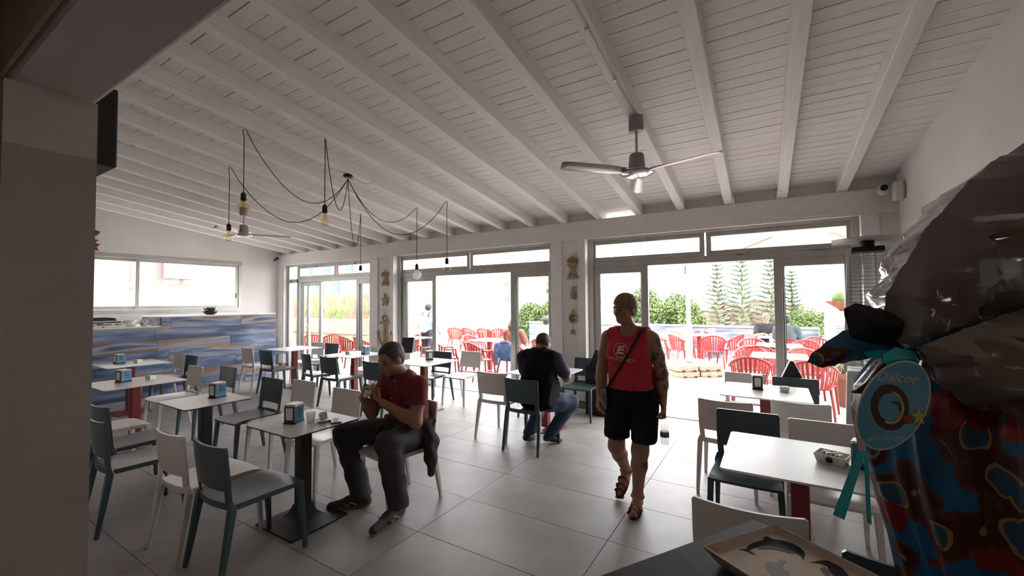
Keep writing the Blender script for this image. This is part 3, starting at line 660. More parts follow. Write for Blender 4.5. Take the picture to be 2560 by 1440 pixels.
# ---- driftwood ornaments on the two piers
M_drift = mat('driftwood', (.30, .19, .10), .7, c2=(.46, .34, .21), vscale=14, stretch=(1, 1, 3), bump=.3, bscale=40)
M_dark = mat('burnt_groove', (.06, .035, .02), .8)
M_bluep = mat('faded_blue', (.10, .19, .32), .7, var=.2)
UP = Matrix(((1, 0, 0, 0), (0, 0, -1, 0), (0, 1, 0, 0), (0, 0, 0, 1)))        # (x, z) polygon standing against the wall
def cut(par, name, poly, z0, t, m, dx=0, y=0):
    return MB().prism([(p[0] + dx, p[1] + z0) for p in poly], y, y + t, UP).build(name, m, par, bevel=.004)
def fish(x, ztop, h, w, lab, nbones):
    t = thing('driftwood_fish', lab, 'ornament', (x, 6.165, ztop))
    MB().tube([(0, -.005, .0), (0, -.012, -.06 - h * .0)], .003, 5).build('string', M_dark, t)
    hh = h * .30
    head = [(-w * .45, -hh), (-w * .5, -hh * .55), (-w * .33, -hh * .2), (0, 0), (w * .33, -hh * .2), (w * .5, -hh * .55), (w * .45, -hh)]
    hd = cut(t, 'head', head, -.05, .022, M_drift)
    for s in (-1, 1): MB().lathe([(.012, -.001), (.012, .003)], (s * w * .18, -.024, -.05 - hh * .5), 10, Matrix.Rotation(math.pi / 2, 4, 'X')).build('eye', M_dark, hd)
    MB().tube(catmull([(-w * .4, -.024, -.05 - hh * .9), (0, -.025, -.05 - hh * .72), (w * .4, -.024, -.05 - hh * .9)], 4), .004, 5).build('groove', M_dark, hd)
    z = -.05 - hh
    for k in range(nbones):
        bw = w * (.62 - .10 * k); z -= h * .075
        MB().box((random.uniform(-.01, .01), -.018, z + .01), (bw * 1.5, .022, h * .05), M=Matrix.Rotation(random.uniform(-.12, .12), 4, 'Y')).build('rib', M_drift, t, bevel=.006)
    z -= h * .02; tz = -.05 - h + .0
    tl = cut(t, 'tail', [(-w * .12, z), (w * .12, z), (w * .5, tz + .02), (w * .45, tz), (-w * .45, tz), (-w * .5, tz + .02)], 0, .022, M_drift)
    MB().tube([(0, -.012, -.05), (0, -.012, tz + .02)], .006, 5).build('spine', M_drift, t)
    MB().tube(catmull([(-w * .3, -.024, tz + .04), (-w * .1, -.025, tz + .09), (.02, -.025, tz + .05), (w * .15, -.025, tz + .08), (w * .3, -.024, tz + .03)], 4), .004, 5).build('groove', M_dark, tl)
fish(-2.67, 2.41, .36, .20, 'driftwood fish hanging highest on the pier right of the vest man', 3)
fish(-6.93, 2.36, .31, .22, 'driftwood fish hanging highest on the pier with the anchor', 2)
def hang(name, lab, x, z): 
    t = thing(name, lab, 'ornament', (x, 6.165, z)); MB().tube([(0, -.004, .14), (0, -.01, .05)], .0025, 5).build('string', M_dark, t); return t
se = hang('driftwood_seahorse', 'small driftwood and blue figure, second ornament on the right pier', -2.67, 1.78)
cut(se, 'head', [(-.03, .05), (.0, .03), (.05, .06), (.045, .10), (.0, .105), (-.035, .085)], 0, .02, M_drift)
cut(se, 'body', [(-.055, -.02), (-.03, .04), (.015, .035), (.01, -.06), (-.02, -.10), (-.05, -.07)], 0, .022, M_drift); cut(se, 'wing', [(.01, .03), (.05, .02), (.06, -.04), (.045, -.10), (.0, -.105), (-.005, -.05)], 0, .02, M_bluep)
sh = hang('driftwood_shell', 'round driftwood shell, third ornament on the right pier', -2.68, 1.39)
cut(sh, 'disc', [(.07 * math.cos(a * .393) * (1 + .07 * math.sin(a * 2.3)), .085 * math.sin(a * .393)) for a in range(16)], 0, .022, M_drift); cut(sh, 'knob', [(-.03, .08), (.03, .08), (.02, .125), (-.02, .125)], 0, .02, M_drift)
for q in range(3): MB().tube([(.045 * math.cos(a) * (1 - q * .28), -.024, .055 * math.sin(a) * (1 - q * .28)) for a in np.linspace(.5, 5.8, 14)], .003, 5).build('groove', M_dark, sh)
st = hang('driftwood_star', 'little driftwood starfish, lowest ornament on the right pier', -2.68, 1.17)
cut(st, 'star', [((.06 if k % 2 == 0 else .03) * math.sin(k * math.pi / 5 + .1), (.06 if k % 2 == 0 else .03) * math.cos(k * math.pi / 5 + .1)) for k in range(10)], 0, .02, M_drift)
tu = hang('driftwood_turtle', 'driftwood turtle hanging between the fish and the anchor', -6.93, 1.70)
cut(tu, 'shell', [(.07 * math.cos(a * .5236), .08 * math.sin(a * .5236)) for a in range(12)], 0, .026, M_drift); cut(tu, 'head', [(-.03, .08), (.03, .08), (.03, .13), (0, .15), (-.03, .13)], 0, .022, M_drift)
for sx, sz in ((-1, 1), (1, 1), (-1, -1), (1, -1)): cut(tu, 'flipper', [(sx * .05, sz * .03), (sx * .11, sz * .05), (sx * .10, sz * .0 - .02 * (sz < 0)), (sx * .055, sz * .0)] if sz > 0 else [(sx * .02, -.07), (sx * .06, -.05), (sx * .075, -.12), (sx * .03, -.12)], 0, .02, M_drift)
an = hang('driftwood_anchor', 'driftwood anchor leaning lowest on the pier behind the eating man', -6.93, 1.32)
MB().tube([(.055 * math.cos(a), -.018, .0 + .055 * math.sin(a)) for a in np.linspace(0, 6.283, 17)], .017, 8).build('ring', M_drift, an, True)
cut(an, 'stock', [(-.14, -.12), (.14, -.12), (.14, -.06), (-.14, -.06)], 0, .035, M_drift); cut(an, 'shank', [(-.035, -.55), (.035, -.55), (.03, -.06), (-.03, -.06)], 0, .03, M_drift)
for s in (-1, 1):
    MB().tube(catmull([(0, -.018, -.56), (s * .09, -.018, -.53), (s * .17, -.018, -.42), (s * .20, -.018, -.30)], 5), [.035 - .0012 * k for k in range(16)], 8).build('arm', M_drift, an, True)
    cut(an, 'fluke', [(s * .14, -.33), (s * .20, -.25), (s * .25, -.33)], 0, .03, M_drift)
# dark red metal fish on the left wall
rfw = thing('red_wall_fish', 'dark red metal fish on the left wall, cut off by the pillar', 'ornament', (-10.985, 2.36, 2.85))
M_rust = mat('rust_red', (.16, .02, .015), .6, var=.2)
LW = Matrix(((0, 0, 1, 0), (1, 0, 0, 0), (0, 1, 0, 0), (0, 0, 0, 1)))
for poly, nm in (([(-.3, .06), (.1, .05), (.33, .12), (.38, .20), (.30, .22), (.22, .17), (.0, .18), (-.3, .2)], 'upper_body'), ([(-.3, -.16), (.25, -.14), (.36, -.17), (.33, -.10), (.38, -.05), (.30, -.02), (.36, .04), (.2, .02), (-.3, .03)], 'lower_body')):
    MB().prism(poly, .0, .02, LW).build(nm, M_rust, rfw)
# ---- black wedge menu stands
M_paper = mat('pale_card', (.62, .62, .62), .5)
def wedge(x, y, a, z, lab, sc=1.0):
    t = thing('menu_stand', lab, 'menu stand', (x, y, z), math.radians(a))
    prof = [(-.15, 0), (.15, 0), (.02, .30), (-.02, .30)]
    MB().prism([(p[0] * sc, p[1] * sc) for p in prof], -.12 * sc, .12 * sc, UP).build('wedge', M_black, t, bevel=.003)
    b = MB(); nrm = V(.30, 0, .13).normalized()
    b.add([Vector((x_ * sc, yy * sc, z_ * sc)) + nrm * .002 for yy in (-.11, .11) for x_, z_ in ((.142, .02), (.026, .285))] + [Vector((x_ * sc, yy * sc, z_ * sc)) + nrm * .005 for yy in (-.11, .11) for x_, z_ in ((.142, .02), (.026, .285))],
          [(0, 1, 3, 2), (4, 6, 7, 5), (0, 4, 5, 1), (2, 3, 7, 6), (0, 2, 6, 4), (1, 5, 7, 3)]); b.build('card', M_paper, t)
    return t
def pedestal(x, y, h, lab, m=M_black):
    t = thing('display_column', lab, 'column', (x, y, 0)); MB().span((-.17, -.14, 0), (.17, .14, h - .02)).build('body', m, t, bevel=.006); MB().span((-.18, -.15, h - .02), (.18, .15, h)).build('top', m, t, bevel=.003); return t
pedestal(-2.20, 6.0, .69, 'black display column beside the blue-grey chair and pier'); wedge(-2.20, 6.0, 0, .69, 'black wedge menu stand beside the walking woman', .85)
pedestal(.16, 5.78, .74, 'black display column behind the far right table'); wedge(.16, 5.78, 0, .74, 'black wedge menu stand at the right door leaf', .75)
pedestal(-6.08, 6.0, .68, 'pale display column behind the head of the eating man', M_wht); wedge(-6.08, 6.0, 115, .68, "black wedge menu stand above the eating man's head", .95)
# ================================================================ TERRACE AND TOWN
M_ground = mat('pale_ground', (.34, .30, .24), .9, var=.1, vscale=.3)
S(MB().span((-160, 13.4, -2.6), (120, 160, -2.5)).build('ground', M_ground))
S(MB().span((-160, -60, -2.6), (-24, 13.4, -2.5)).build('ground_side', M_ground))
# ---- parapet clad in the same planks
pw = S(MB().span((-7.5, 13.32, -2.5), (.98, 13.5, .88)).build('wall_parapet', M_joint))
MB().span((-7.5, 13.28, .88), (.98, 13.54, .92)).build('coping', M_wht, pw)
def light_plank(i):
    m = PMS[i % 7].copy(); m.name = 'sunlit_plank_tile'  # counter plank colours with contrast flattened: the sun-wash is put into the colour
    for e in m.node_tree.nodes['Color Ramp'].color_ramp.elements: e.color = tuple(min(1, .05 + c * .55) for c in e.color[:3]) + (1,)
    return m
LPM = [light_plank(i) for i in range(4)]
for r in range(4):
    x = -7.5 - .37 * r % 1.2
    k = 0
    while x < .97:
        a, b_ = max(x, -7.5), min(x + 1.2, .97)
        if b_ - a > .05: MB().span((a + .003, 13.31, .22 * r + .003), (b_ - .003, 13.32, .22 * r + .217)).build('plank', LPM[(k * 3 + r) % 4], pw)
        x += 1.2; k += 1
gp = thing('gate_pier', 'white gate pier at the right end of the terrace parapet', 'pier', (1.45, 12.3, 0))
MB().span((-.42, -.3, 0), (.5, .3, 1.38)).build('shaft', M_wht, gp, bevel=.01); MB().span((-.3, -.305, .85), (.35, -.3, 1.15)).build('notice', M_paper, gp)
for k in range(4): MB().span((-.25, -.308, .88 + .05 * k), (.25 - .1 * (k % 2), -.305, .895 + .05 * k)).build('notice_line', M_print, gp)
M_terra = mat('terracotta', (.22, .075, .04), .75, var=.15, vscale=10)
M_cact = mat('cactus_green', (.10, .17, .045), .6, var=.25, vscale=6)
pb = thing('planter_bowl', 'terracotta bowl of barrel cactus on the gate pier', 'planter', (1.45, 12.2, 1.38))
MB().lathe([(.16, 0), (.22, .06), (.42, .2), (.44, .23), (.38, .23), (0, .2)], n=20).build('bowl', M_terra, pb, True)
for k, (x, y, r) in enumerate(((-.12, 0, .2), (.15, .05, .18), (.0, .15, .17))): MB().lathe([(r * .8, -.02), (r, .08), (r * .85, .2), (r * .4, .27), (0, .28)], (x, y, .2), 14).build('cactus', M_cact, pb, True)
# ---- raised planter with prickly pears at the left
M_buff = mat('buff_stone', (.20, .135, .09), .85, var=.18, vscale=3)
M_gstone = mat('grey_render', (.16, .125, .10), .85, var=.12, vscale=4)
rw = S(MB().span((-26, 9.9, 0), (-10.9, 10.4, .52)).build('wall_planter', M_buff)); MB().span((-26, 9.85, .52), (-10.9, 10.45, 1.04)).build('planter_kerb', M_gstone, rw)
S(MB().span((-26, 10.9, 0), (-13.5, 11.2, 1.95)).build('wall_garden', M_buff)); S(MB().span((-12.3, 11.4, 0), (-10.95, 14.5, 2.55)).build('wall_house', mat('cream_render', (.36, .29, .19), .85, var=.05)))
def pear(x, y, z, pads, lab):
    t = thing('prickly_pear', lab, 'cactus', (x, y, z + .08))
    for px, pz, r, a in pads:
        M = Matrix.Translation((px, 0, pz)) @ Matrix.Rotation(a, 4, 'Y') @ Matrix.Rotation(random.uniform(-.6, .6), 4, 'Z') @ Matrix.Diagonal((r * .62, .035, r, 1))
        b = MB(); n, m = 14, 8
        vs = [V(math.sin(math.pi * j / m) * math.cos(2 * math.pi * i / n), math.sin(math.pi * j / m) * math.sin(2 * math.pi * i / n), -math.cos(math.pi * j / m) * (1 - .15 * math.cos(math.pi * j / m))) for j in range(m + 1) for i in range(n)]
        b.add([M @ v for v in vs], [(j * n + i, j * n + (i + 1) % n, (j + 1) * n + (i + 1) % n, (j + 1) * n + i) for j in range(m) for i in range(n)]); b.build('pad', M_cact, t, True)
    return t
pear(-16.3, 10.15, 1.0, [(0, .15, .22, .1), (.25, .2, .2, .5)], 'prickly pear clump farthest left behind the first glass door')
pear(-15.2, 10.15, 1.0, [(0, .2, .26, 0), (-.1, .6, .28, -.2), (.3, .25, .2, .7)], 'tall pale prickly pear behind the door handle')
pear(-14.0, 10.15, 1.0, [(-.5, .15, .25, -.3), (-.25, .28, .26, .5), (.15, .42, .3, -.25), (.1, .15, .25, .3), (.45, .3, .26, .6), (-.05, .75, .22, -.3), (.38, .7, .24, .1)], 'big prickly pear seen through the open first door')
pear(-12.0, 10.15, 1.0, [(0, .2, .28, 0), (.3, .25, .25, .4), (-.35, .35, .25, -.3)], 'prickly pear behind the leaf beside the anchor')
pear(-11.4, 10.2, .93, [(.0, .25, .22, 0), (.1, .6, .24, .3), (.3, .3, .2, .8)], 'slim prickly pear left of the standing backpacker')
# ---- red terrace armchairs
def make_armchair():
    t = thing('terrace_armchair', 'red', 'chair')
    vs = []; n = 8
    for j in range(n):
        v = j / (n - 1)
        for i in range(9):
            u = -1 + i / 4; vs.append((u * (.20 + .03 * v), -.22 + .46 * v, .43 - .015 * (1 - u * u)))
    MB().thick(vs, [(j * 9 + i, j * 9 + i + 1, j * 9 + 10 + i, j * 9 + 9 + i) for j in range(n - 1) for i in range(8)], (0, 0, -.02)).build('seat', M_redp, t, True)
    def rim(a): # a from -1 (left arm tip) to 1
        th = a * math.radians(128); z = .66 + .13 * math.cos(min(math.pi, abs(th) * 1.15)) * (1 if abs(th) < 1.6 else .9) 
        return V(.27 * math.sin(th), -.03 - .245 * math.cos(th) + (.06 if abs(a) > .9 else 0), max(.62, z))
    b = MB(); b.tube([rim(-1 + 2 * k / 28) for k in range(29)], [.023 + .010 * (abs(k - 14) > 9) for k in range(29)], 6, ell=.55); b.build('rim', M_redp, t, True)
    b = MB()
    for k in range(13):
        a = -.62 + 1.24 * k / 12; p = rim(a); th = a * math.radians(128)
        q = V(.205 * math.sin(th), -.02 - .20 * math.cos(th), .425)
        side = V(math.cos(th), math.sin(th), 0) * .018; out = V(math.sin(th), -math.cos(th), 0) * .006
        mid = (p + q) / 2 + out * 2
        for c0, c1 in ((q, mid), (mid, p)):
            b.add([c0 - side - out, c0 + side - out, c0 + side + out, c0 - side + out, c1 - side - out, c1 + side - out, c1 + side + out, c1 - side + out], [(0, 1, 5, 4), (1, 2, 6, 5), (2, 3, 7, 6), (3, 0, 4, 7)])
    b.build('back_slats', M_redp, t)
    for sx in (-1, 1):
        MB().tube([rim(sx), (sx * .235, .19, .48), (sx * .225, .22, .42), (sx * .255, .255, 0)], [.022, .024, .024, .015], 6).build('front_leg', M_redp, t, True)
        MB().tube([(sx * .19, -.17, .43), (sx * .22, -.235, .2), (sx * .235, -.27, 0)], [.022, .02, .014], 6).build('rear_leg', M_redp, t, True)
    return t
RC = [(-9.40, 7.20, -12, 'red armchair at the outdoor table beyond the first door, left one'), (-8.72, 7.12, -12, 'red armchair at the outdoor table beyond the first door, right one'),
 (-8.2, 8.1, 150, 'red armchair seen through the glass beside the anchor'), (-10.78, 7.0, 60, 'dark red armchair behind the narrow left pane'), (-10.45, 7.35, 75, 'red armchair seen through the leaf with the door handle'),
 (-6.95, 7.15, -20, 'red armchair just behind the black wedge stand and eating man'), (-6.2, 7.25, -42, 'red armchair facing the round outdoor table, left of the white indoor chair'), (-5.35, 7.35, -30, 'red armchair directly behind the white indoor chair'),
 (-6.45, 8.6, -100, 'red armchair beyond the outdoor table, beside the backpacker'), (-9.1, 11.15, 20, 'orange-lit red armchair in the back row, leftmost'), (-8.55, 11.25, -10, 'orange-lit red armchair in the back row, second'), (-7.95, 11.25, 5, 'red armchair in the back row, third'),
 (-7.55, 11.35, 40, 'red armchair in the back row, fourth'), (-7.05, 11.25, -30, 'red armchair in the back row nearest the long-haired woman'), (-6.0, 9.4, 170, 'red armchair on the far side of the outdoor table with red column'),
 (-4.80, 7.75, 5, 'red armchair of the long-haired woman, denim jacket on it'), (-4.52, 8.72, 0, 'red armchair of the man in the striped shirt'), (-4.25, 9.95, 180, 'red armchair of the woman in glasses facing the room'), (-3.65, 9.1, 100, 'red armchair right of the couple, behind the glass leaf'),
 (-2.0, 11.3, -50, 'red armchair just left of the parasol pole'), (-1.28, 11.42, 8, 'red armchair turned away, right of the parasol pole'), (-.92, 12.0, 70, 'red armchair behind and right of the parasol pole table'), (-2.62, 11.6, -75, "red armchair left of the parasol, beyond the woman's arm"), (-1.75, 12.75, 180, 'red armchair behind the parasol pole table'),
 (-.33, 7.50, 4, 'red armchair nearest the open right door'), (.48, 7.45, -8, 'red armchair right of the black wedge stand, behind glass'), (-.38, 8.85, 175, 'red armchair facing the room behind the nearest terrace table'), (.42, 8.80, 182, 'red armchair facing the room, right of the door mullion'),
 (-.42, 10.65, 180, 'red armchair behind the second terrace table, left'), (.55, 10.6, 178, 'red armchair behind the second terrace table, right'), (-.25, 9.35, 0, 'red armchair between the two right terrace tables'), (.25, 11.35, 0, 'red armchair of the man in the grey top'), (-.18, 12.75, 180, 'red armchair of the man in the black T-shirt'), (.85, 11.6, 200, 'red armchair beside the parapet, far right')]
a0 = make_armchair()
for k, (x, y, a, lab) in enumerate(RC):
    o = a0 if k == 0 else copy_tree(a0)
    o.location = (x, y, 0); o.rotation_euler = (0, 0, math.radians(a)); o['label'] = lab; o['group'] = 'red armchairs on the terrace'
M_redt = mat('red_paint_sunlit', (.26, .024, .02), .4)  # brighter copy of the indoor table red, sunlight put into the colour
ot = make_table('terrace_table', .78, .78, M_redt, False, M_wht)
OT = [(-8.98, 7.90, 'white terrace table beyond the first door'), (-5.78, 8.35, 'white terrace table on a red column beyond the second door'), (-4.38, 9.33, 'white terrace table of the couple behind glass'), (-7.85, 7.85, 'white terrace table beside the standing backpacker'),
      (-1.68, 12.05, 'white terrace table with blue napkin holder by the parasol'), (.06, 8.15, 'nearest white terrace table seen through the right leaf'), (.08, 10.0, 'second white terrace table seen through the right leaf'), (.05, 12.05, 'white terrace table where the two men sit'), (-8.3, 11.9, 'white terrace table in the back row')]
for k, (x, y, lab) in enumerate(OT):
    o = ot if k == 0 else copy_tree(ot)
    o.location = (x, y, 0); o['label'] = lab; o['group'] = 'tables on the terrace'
o = copy_tree(n0, (-1.60, 11.95, TZ), .2, 'blue napkin holder on the terrace table by the parasol')
gl = MB().lathe([(.03, 0), (.036, .12), (.033, .12), (.028, .01), (0, .01)], (-.05, 9.98, TZ), 14).build('drinking_glass', M_clear, None, True); tag(gl, 'drinking glass on the second terrace table', 'glass')
# ---- parasol on concrete slabs
ub_ = thing('parasol', 'large pale parasol on a stack of concrete slabs on the terrace', 'parasol', (-1.64, 10.25, 0), math.radians(38))
M_conc = mat('sandy_concrete', (.22, .17, .125), .9, var=.15, vscale=12, bump=.2); M_canvas = mat('cream_canvas', (.50, .46, .40), .8); M_pole = mat('cream_pole', (.36, .32, .26), .45)
for lz in range(2):
    for sx in (-1, 1):
        for sy in (-1, 1):
            q = .50; ox = .27 * sx + .03 * lz * sy; oy = .27 * sy
            P = [(-.24, -.17), (-.17, -.24), (.17, -.24), (.24, -.17), (.24, .17), (.17, .24), (-.17, .24), (-.24, .17)]
            s = MB().prism([(ox + a * 1.08, oy + b_ * 1.08) for a, b_ in P], .13 * lz + .002, .13 * lz + .128).build('slab', M_conc, ub_, bevel=.02, seg=2)
            for d in (-.12, .12): MB().box((ox + d, oy + sy * .262, .13 * lz + .02), (.07, .01, .035)).build('grip_notch', M_black, s)
MB().tube([(0, 0, .26), (0, 0, 3.3)], .05, 14).build('pole', M_pole, ub_, 40)
MB().tube([(0, 0, .27), (0, 0, 1.05)], .075, 14).build('pole_sleeve', M_canvas, ub_, 40)
MB().span((-.08, -.03, 2.25), (-.06, .0, 2.42)).build('crank', M_print, ub_)
rq = Matrix.Rotation(math.radians(-38), 3, 'Z'); cc = rq @ V(2.15, .1, 0); r = 1.45
pk = lambda x, y, z: cc + rq @ V(x, y, 0) + V(0, 0, z)
b = MB(); b.thick([pk(-r, -r, 2.78), pk(r, -r, 2.78), pk(r, r, 2.78), pk(-r, r, 2.78), pk(0, 0, 3.2)], [(0, 1, 4), (1, 2, 4), (2, 3, 4), (3, 0, 4)], (0, 0, .01)); b.build('canopy', M_canvas, ub_)
MB().tube([(0, 0, 3.28), pk(-.6, 0, 3.6), pk(0, 0, 3.32), pk(0, 0, 3.2)], .03, 8).build('cantilever_arm', M_pole, ub_, True)
for sx, sy in ((-1, -1), (1, -1), (1, 1), (-1, 1)): MB().tube([pk(0, 0, 3.15), pk(sx * r, sy * r, 2.76)], .015, 6).build('rib', M_pole, ub_)
tp = thing('terracotta_pot', 'terracotta pot with dry shrub beside the patio heater, outside', 'pot', (.98, 8.3, 0))
MB().lathe([(.14, 0), (.20, .30), (.24, .42), (.26, .44), (.26, .52), (.23, .52), (.2, .45), (0, .44)], n=20).build('pot', M_terra, tp, 40)
M_dry = mat('dry_leaf', (.22, .22, .13), .8, var=.3)
def leafcloud(name, par, c, r, n, size, m, flat=1):
    P = rng.normal(size=(n, 3)); P /= np.linalg.norm(P, axis=1)[:, None]; P *= (rng.random(n) ** .4)[:, None]
    P = P * np.array(r) + np.array(c); b = MB()
    A = rng.normal(size=(n, 3)); A /= np.linalg.norm(A, axis=1)[:, None]; B = np.cross(A, rng.normal(size=(n, 3))); B /= np.linalg.norm(B, axis=1)[:, None]
    sz = size * rng.uniform(.6, 1.3, n)
    vs = np.stack([P - A * sz[:, None], P + B * sz[:, None] * .45, P + A * sz[:, None], P - B * sz[:, None] * .45], 1).reshape(-1, 3)
    b.v = [tuple(x) for x in vs]; b.f = [(4 * i, 4 * i + 1, 4 * i + 2, 4 * i + 3) for i in range(n)]; b.m = [0] * n
    o_ = b.build(name, m, par); o_['kind'] = 'stuff'; return o_
leafcloud('foliage', tp, (0, 0, .62), (.24, .24, .2), 350, .05, M_dry)
# ---- trees
M_leaf = mat('olive_leaf', (.075, .11, .03), .7, var=.3, vscale=1.5); M_bark = mat('bark', (.22, .17, .12), .9)
def bush(x, y, z0, z1, w, lab, n=2600, name='leafy_tree'):
    t = thing(name, lab, 'tree', (x, y, z0)); h = z1 - z0
    MB().tube([(0, 0, 0), (.1, 0, h * .5)], [.16, .09], 8).build('trunk', M_bark, t, True)
    b = leafcloud('foliage', t, (0, 0, h * .62), (w, w * .7, h * .40), n * 3, .095, M_leaf)
    for k in range(5): leafcloud('foliage', t, (rng.uniform(-.7, .7) * w, rng.uniform(-.4, .4) * w, h * rng.uniform(.5, .85)), (w * .4, w * .35, h * .18), n // 2, .085, M_leaf)
bush(-6.4, 25, -2.5, 2.3, 1.3, "broad green tree behind the walking woman's head"); bush(-4.7, 26, -2.5, 2.0, 1.35, 'broad green tree left of the parasol pole'); bush(-3.75, 24.5, -2.5, 1.5, .75, 'lower green tree right of the parasol pole', 1500)
bush(-13.9, 25, -2.5, 1.5, 1.2, 'green tree behind the glass leaf, left'); bush(-12.3, 25, -2.5, 1.7, 1.1, 'green tree behind the glass leaf, right'); bush(2.2, 40, -2.5, .9, 1.6, 'far green shrub beyond the right end of the parapet', 1200)
M_pine = mat('pine_needle', (.065, .095, .05), .8, var=.25, vscale=2)
def pine(x, y, z0, h, rmax, lab):
    t = thing('norfolk_pine', lab, 'tree', (x, y, z0)); MB().tube([(0, 0, 0), (0, 0, h)], [.14, .02], 8).build('trunk', M_bark, t, True)
    b = MB(); tiers = 17
    for k in range(tiers):
        v = (k + .5) / tiers; z = h * (.16 + .83 * v); r = rmax * (1 - v) ** .75 * rng.uniform(.8, 1.1) + .1
        nb = 7
        for q in range(nb):
            a = 2 * math.pi * (q + rng.random() * .6) / nb; d = V(math.cos(a), math.sin(a), 0); w_ = V(-d.y, d.x, 0)
            up = .18 + .25 * v; tip = d * r + V(0, 0, z + r * up)
            b.tube([(0, 0, z), tip], [.03, .012], 3, False)
            for e in range(6):
                u = .3 + .14 * e; c = V(0, 0, z).lerp(tip, u)
                for sg in (-1, 1): b.tube([c, c + d * r * .14 + w_ * sg * r * (.24 - .03 * e) + V(0, 0, .06)], [.035, .02], 3, False)
    b.build('branches', M_pine, t)['kind'] = 'stuff'; return t
pine(-4.05, 40, -2.5, 7.6, 1.75, 'slim norfolk pine, leftmost of the group beyond the parapet'); pine(-2.2, 40, -2.5, 7.8, 1.9, 'tallest norfolk pine in the open right doorway'); pine(-.15, 42, -2.5, 7.9, 1.9, 'norfolk pine cut by the right door mullion'); pine(1.35, 43, -2.5, 6.6, 1.5, 'norfolk pine seen through the right glass leaf')
# ---- houses
M_house = mat('whitewash', (.52, .50, .47), .85); M_pink = mat('pink_render', (.26, .10, .09), .85, var=.1, vscale=1); M_cream = mat('cream_wall', (.36, .28, .19), .85); M_roof = mat('orange_roof', (.26, .12, .06), .85); M_shut = mat('blue_shutter', (.03, .08, .26), .5); M_win = mat('dark_window', (.07, .04, .035), .3)
def house(name, x0, x1, y0, dy, z0, z1, m, lab, wins=(), wm=None, roof=None, gable=0):
    t = thing(name, lab, 'house', ((x0 + x1) / 2, y0, z0)); cx_ = (x0 + x1) / 2
    MB().span((x0 - cx_, 0, 0), (x1 - cx_, dy, z1 - z0)).build('walls', m, t)
    if gable: MB().prism([(x0 - cx_ - .1, z1 - z0), (x1 - cx_ + .1, z1 - z0), ((x0 + x1) / 2 - cx_ + gable * .0, z1 - z0 + abs(gable))], -dy, .05, UP).build('roof', roof or M_roof, t)
    elif roof: MB().span((x0 - cx_ - .1, -.1, z1 - z0), (x1 - cx_ + .1, dy, z1 - z0 + .15)).build('roof', roof, t)
    for wx, wz, ww, wh in wins:
        f = MB().span((wx - cx_ - ww / 2, -.04, wz - z0), (wx - cx_ + ww / 2, .0, wz - z0 + wh)).build('window', wm or M_win, t)
        MB().span((wx - cx_ - .02, -.06, wz - z0), (wx - cx_ + .02, -.04, wz - z0 + wh)).build('glazing_bar', M_house, f)
    return t
house('white_house', -26, -17.9, 16, 6, -2.5, 6.0, M_house, 'white house with blue shutters beyond the first door', [(-23.8, 2.1, .75, 1.1), (-22.3, 2.1, .75, 1.1), (-24.9, 3.45, .6, .8), (-23.1, 3.45, .6, .8), (-21.0, 3.45, .6, .8), (-26.0, 2.1, .7, 1.1)], M_shut)
house('cream_house', -22.5, -19.5, 25, 5, -2.5, 3.3, M_cream, 'cream house behind the standing backpacker', [(-20.6, 2.4, .4, .5), (-21.2, 2.4, .4, .5)])
house('flat_roof_house', -31.0, -25.5, 45, 6, -2.5, 4.6, M_house, 'far white house with flat roof above the back row of red chairs', [(-29.8, 3.4, .7, .7), (-28.5, 3.4, .7, .7), (-27.3, 3.3, .7, .7)], M_win, M_roof)
house('terraced_house', -29.5, -23.8, 40, 5, -2.5, 2.7, M_house, 'low white house with small brown windows beside the second leaf', [(-26.9, 1.5, .55, .7), (-26.2, 1.5, .55, .7), (-25.3, 1.5, .55, .7), (-24.6, 2.1, .5, .6)], M_win, M_cream)
house('hill_house', -29.0, -24.0, 50, 5, -2.5, 3.7, M_cream, 'pale house behind the right leaf of the second door', [(-28.2, 2.7, .8, .5), (-26.5, 2.7, .9, .5), (-25.0, 2.7, .9, .5)], M_win, M_roof)
house('pink_house', -6.0, -1.9, 46, 6, -2.5, .5, M_pink, 'pink house with pitched roof behind the pines, left part', [(-4.1, -.6, .5, .7), (-2.6, -.6, .5, .7)], M_house, M_pink, .95)
house('red_house', -2.7, 1.05, 53, 6, -2.5, 1.4, M_pink, 'taller reddish house behind the tallest pine', [(-1.9, .4, .5, .7), (-.6, .4, .5, .7)], M_house, M_roof)
house('beige_house', -.3, 2.35, 46, 6, -2.5, .95, M_cream, 'beige house with orange eaves behind the right leaf', [(.9, -.2, .5, .6)], M_win, M_roof)
# pale house across the lane from the left window
lh = thing('lane_building', 'pale pink and cream building seen through the long left window', 'house', (-19, 2.5, 0))
MB().span((-2, -6, -2.5), (0, 3.0, 6)).build('cream_front', mat('pale_cream', (.22, .19, .155), .85), lh); MB().span((-2, 3.0, -2.5), (-.3, 9, 6)).build('pink_front', mat('pale_pink', (.22, .16, .15), .85), lh)
for y in (-2.5, .8, 4.5): MB().span((-.05, y - .5, 2.6), (.03, y + .5, 3.9)).build('window', M_paper, lh)
leafcloud('foliage', lh, (.8, -1, .6), (.5, 5.5, .9), 2500, .16, M_leaf)
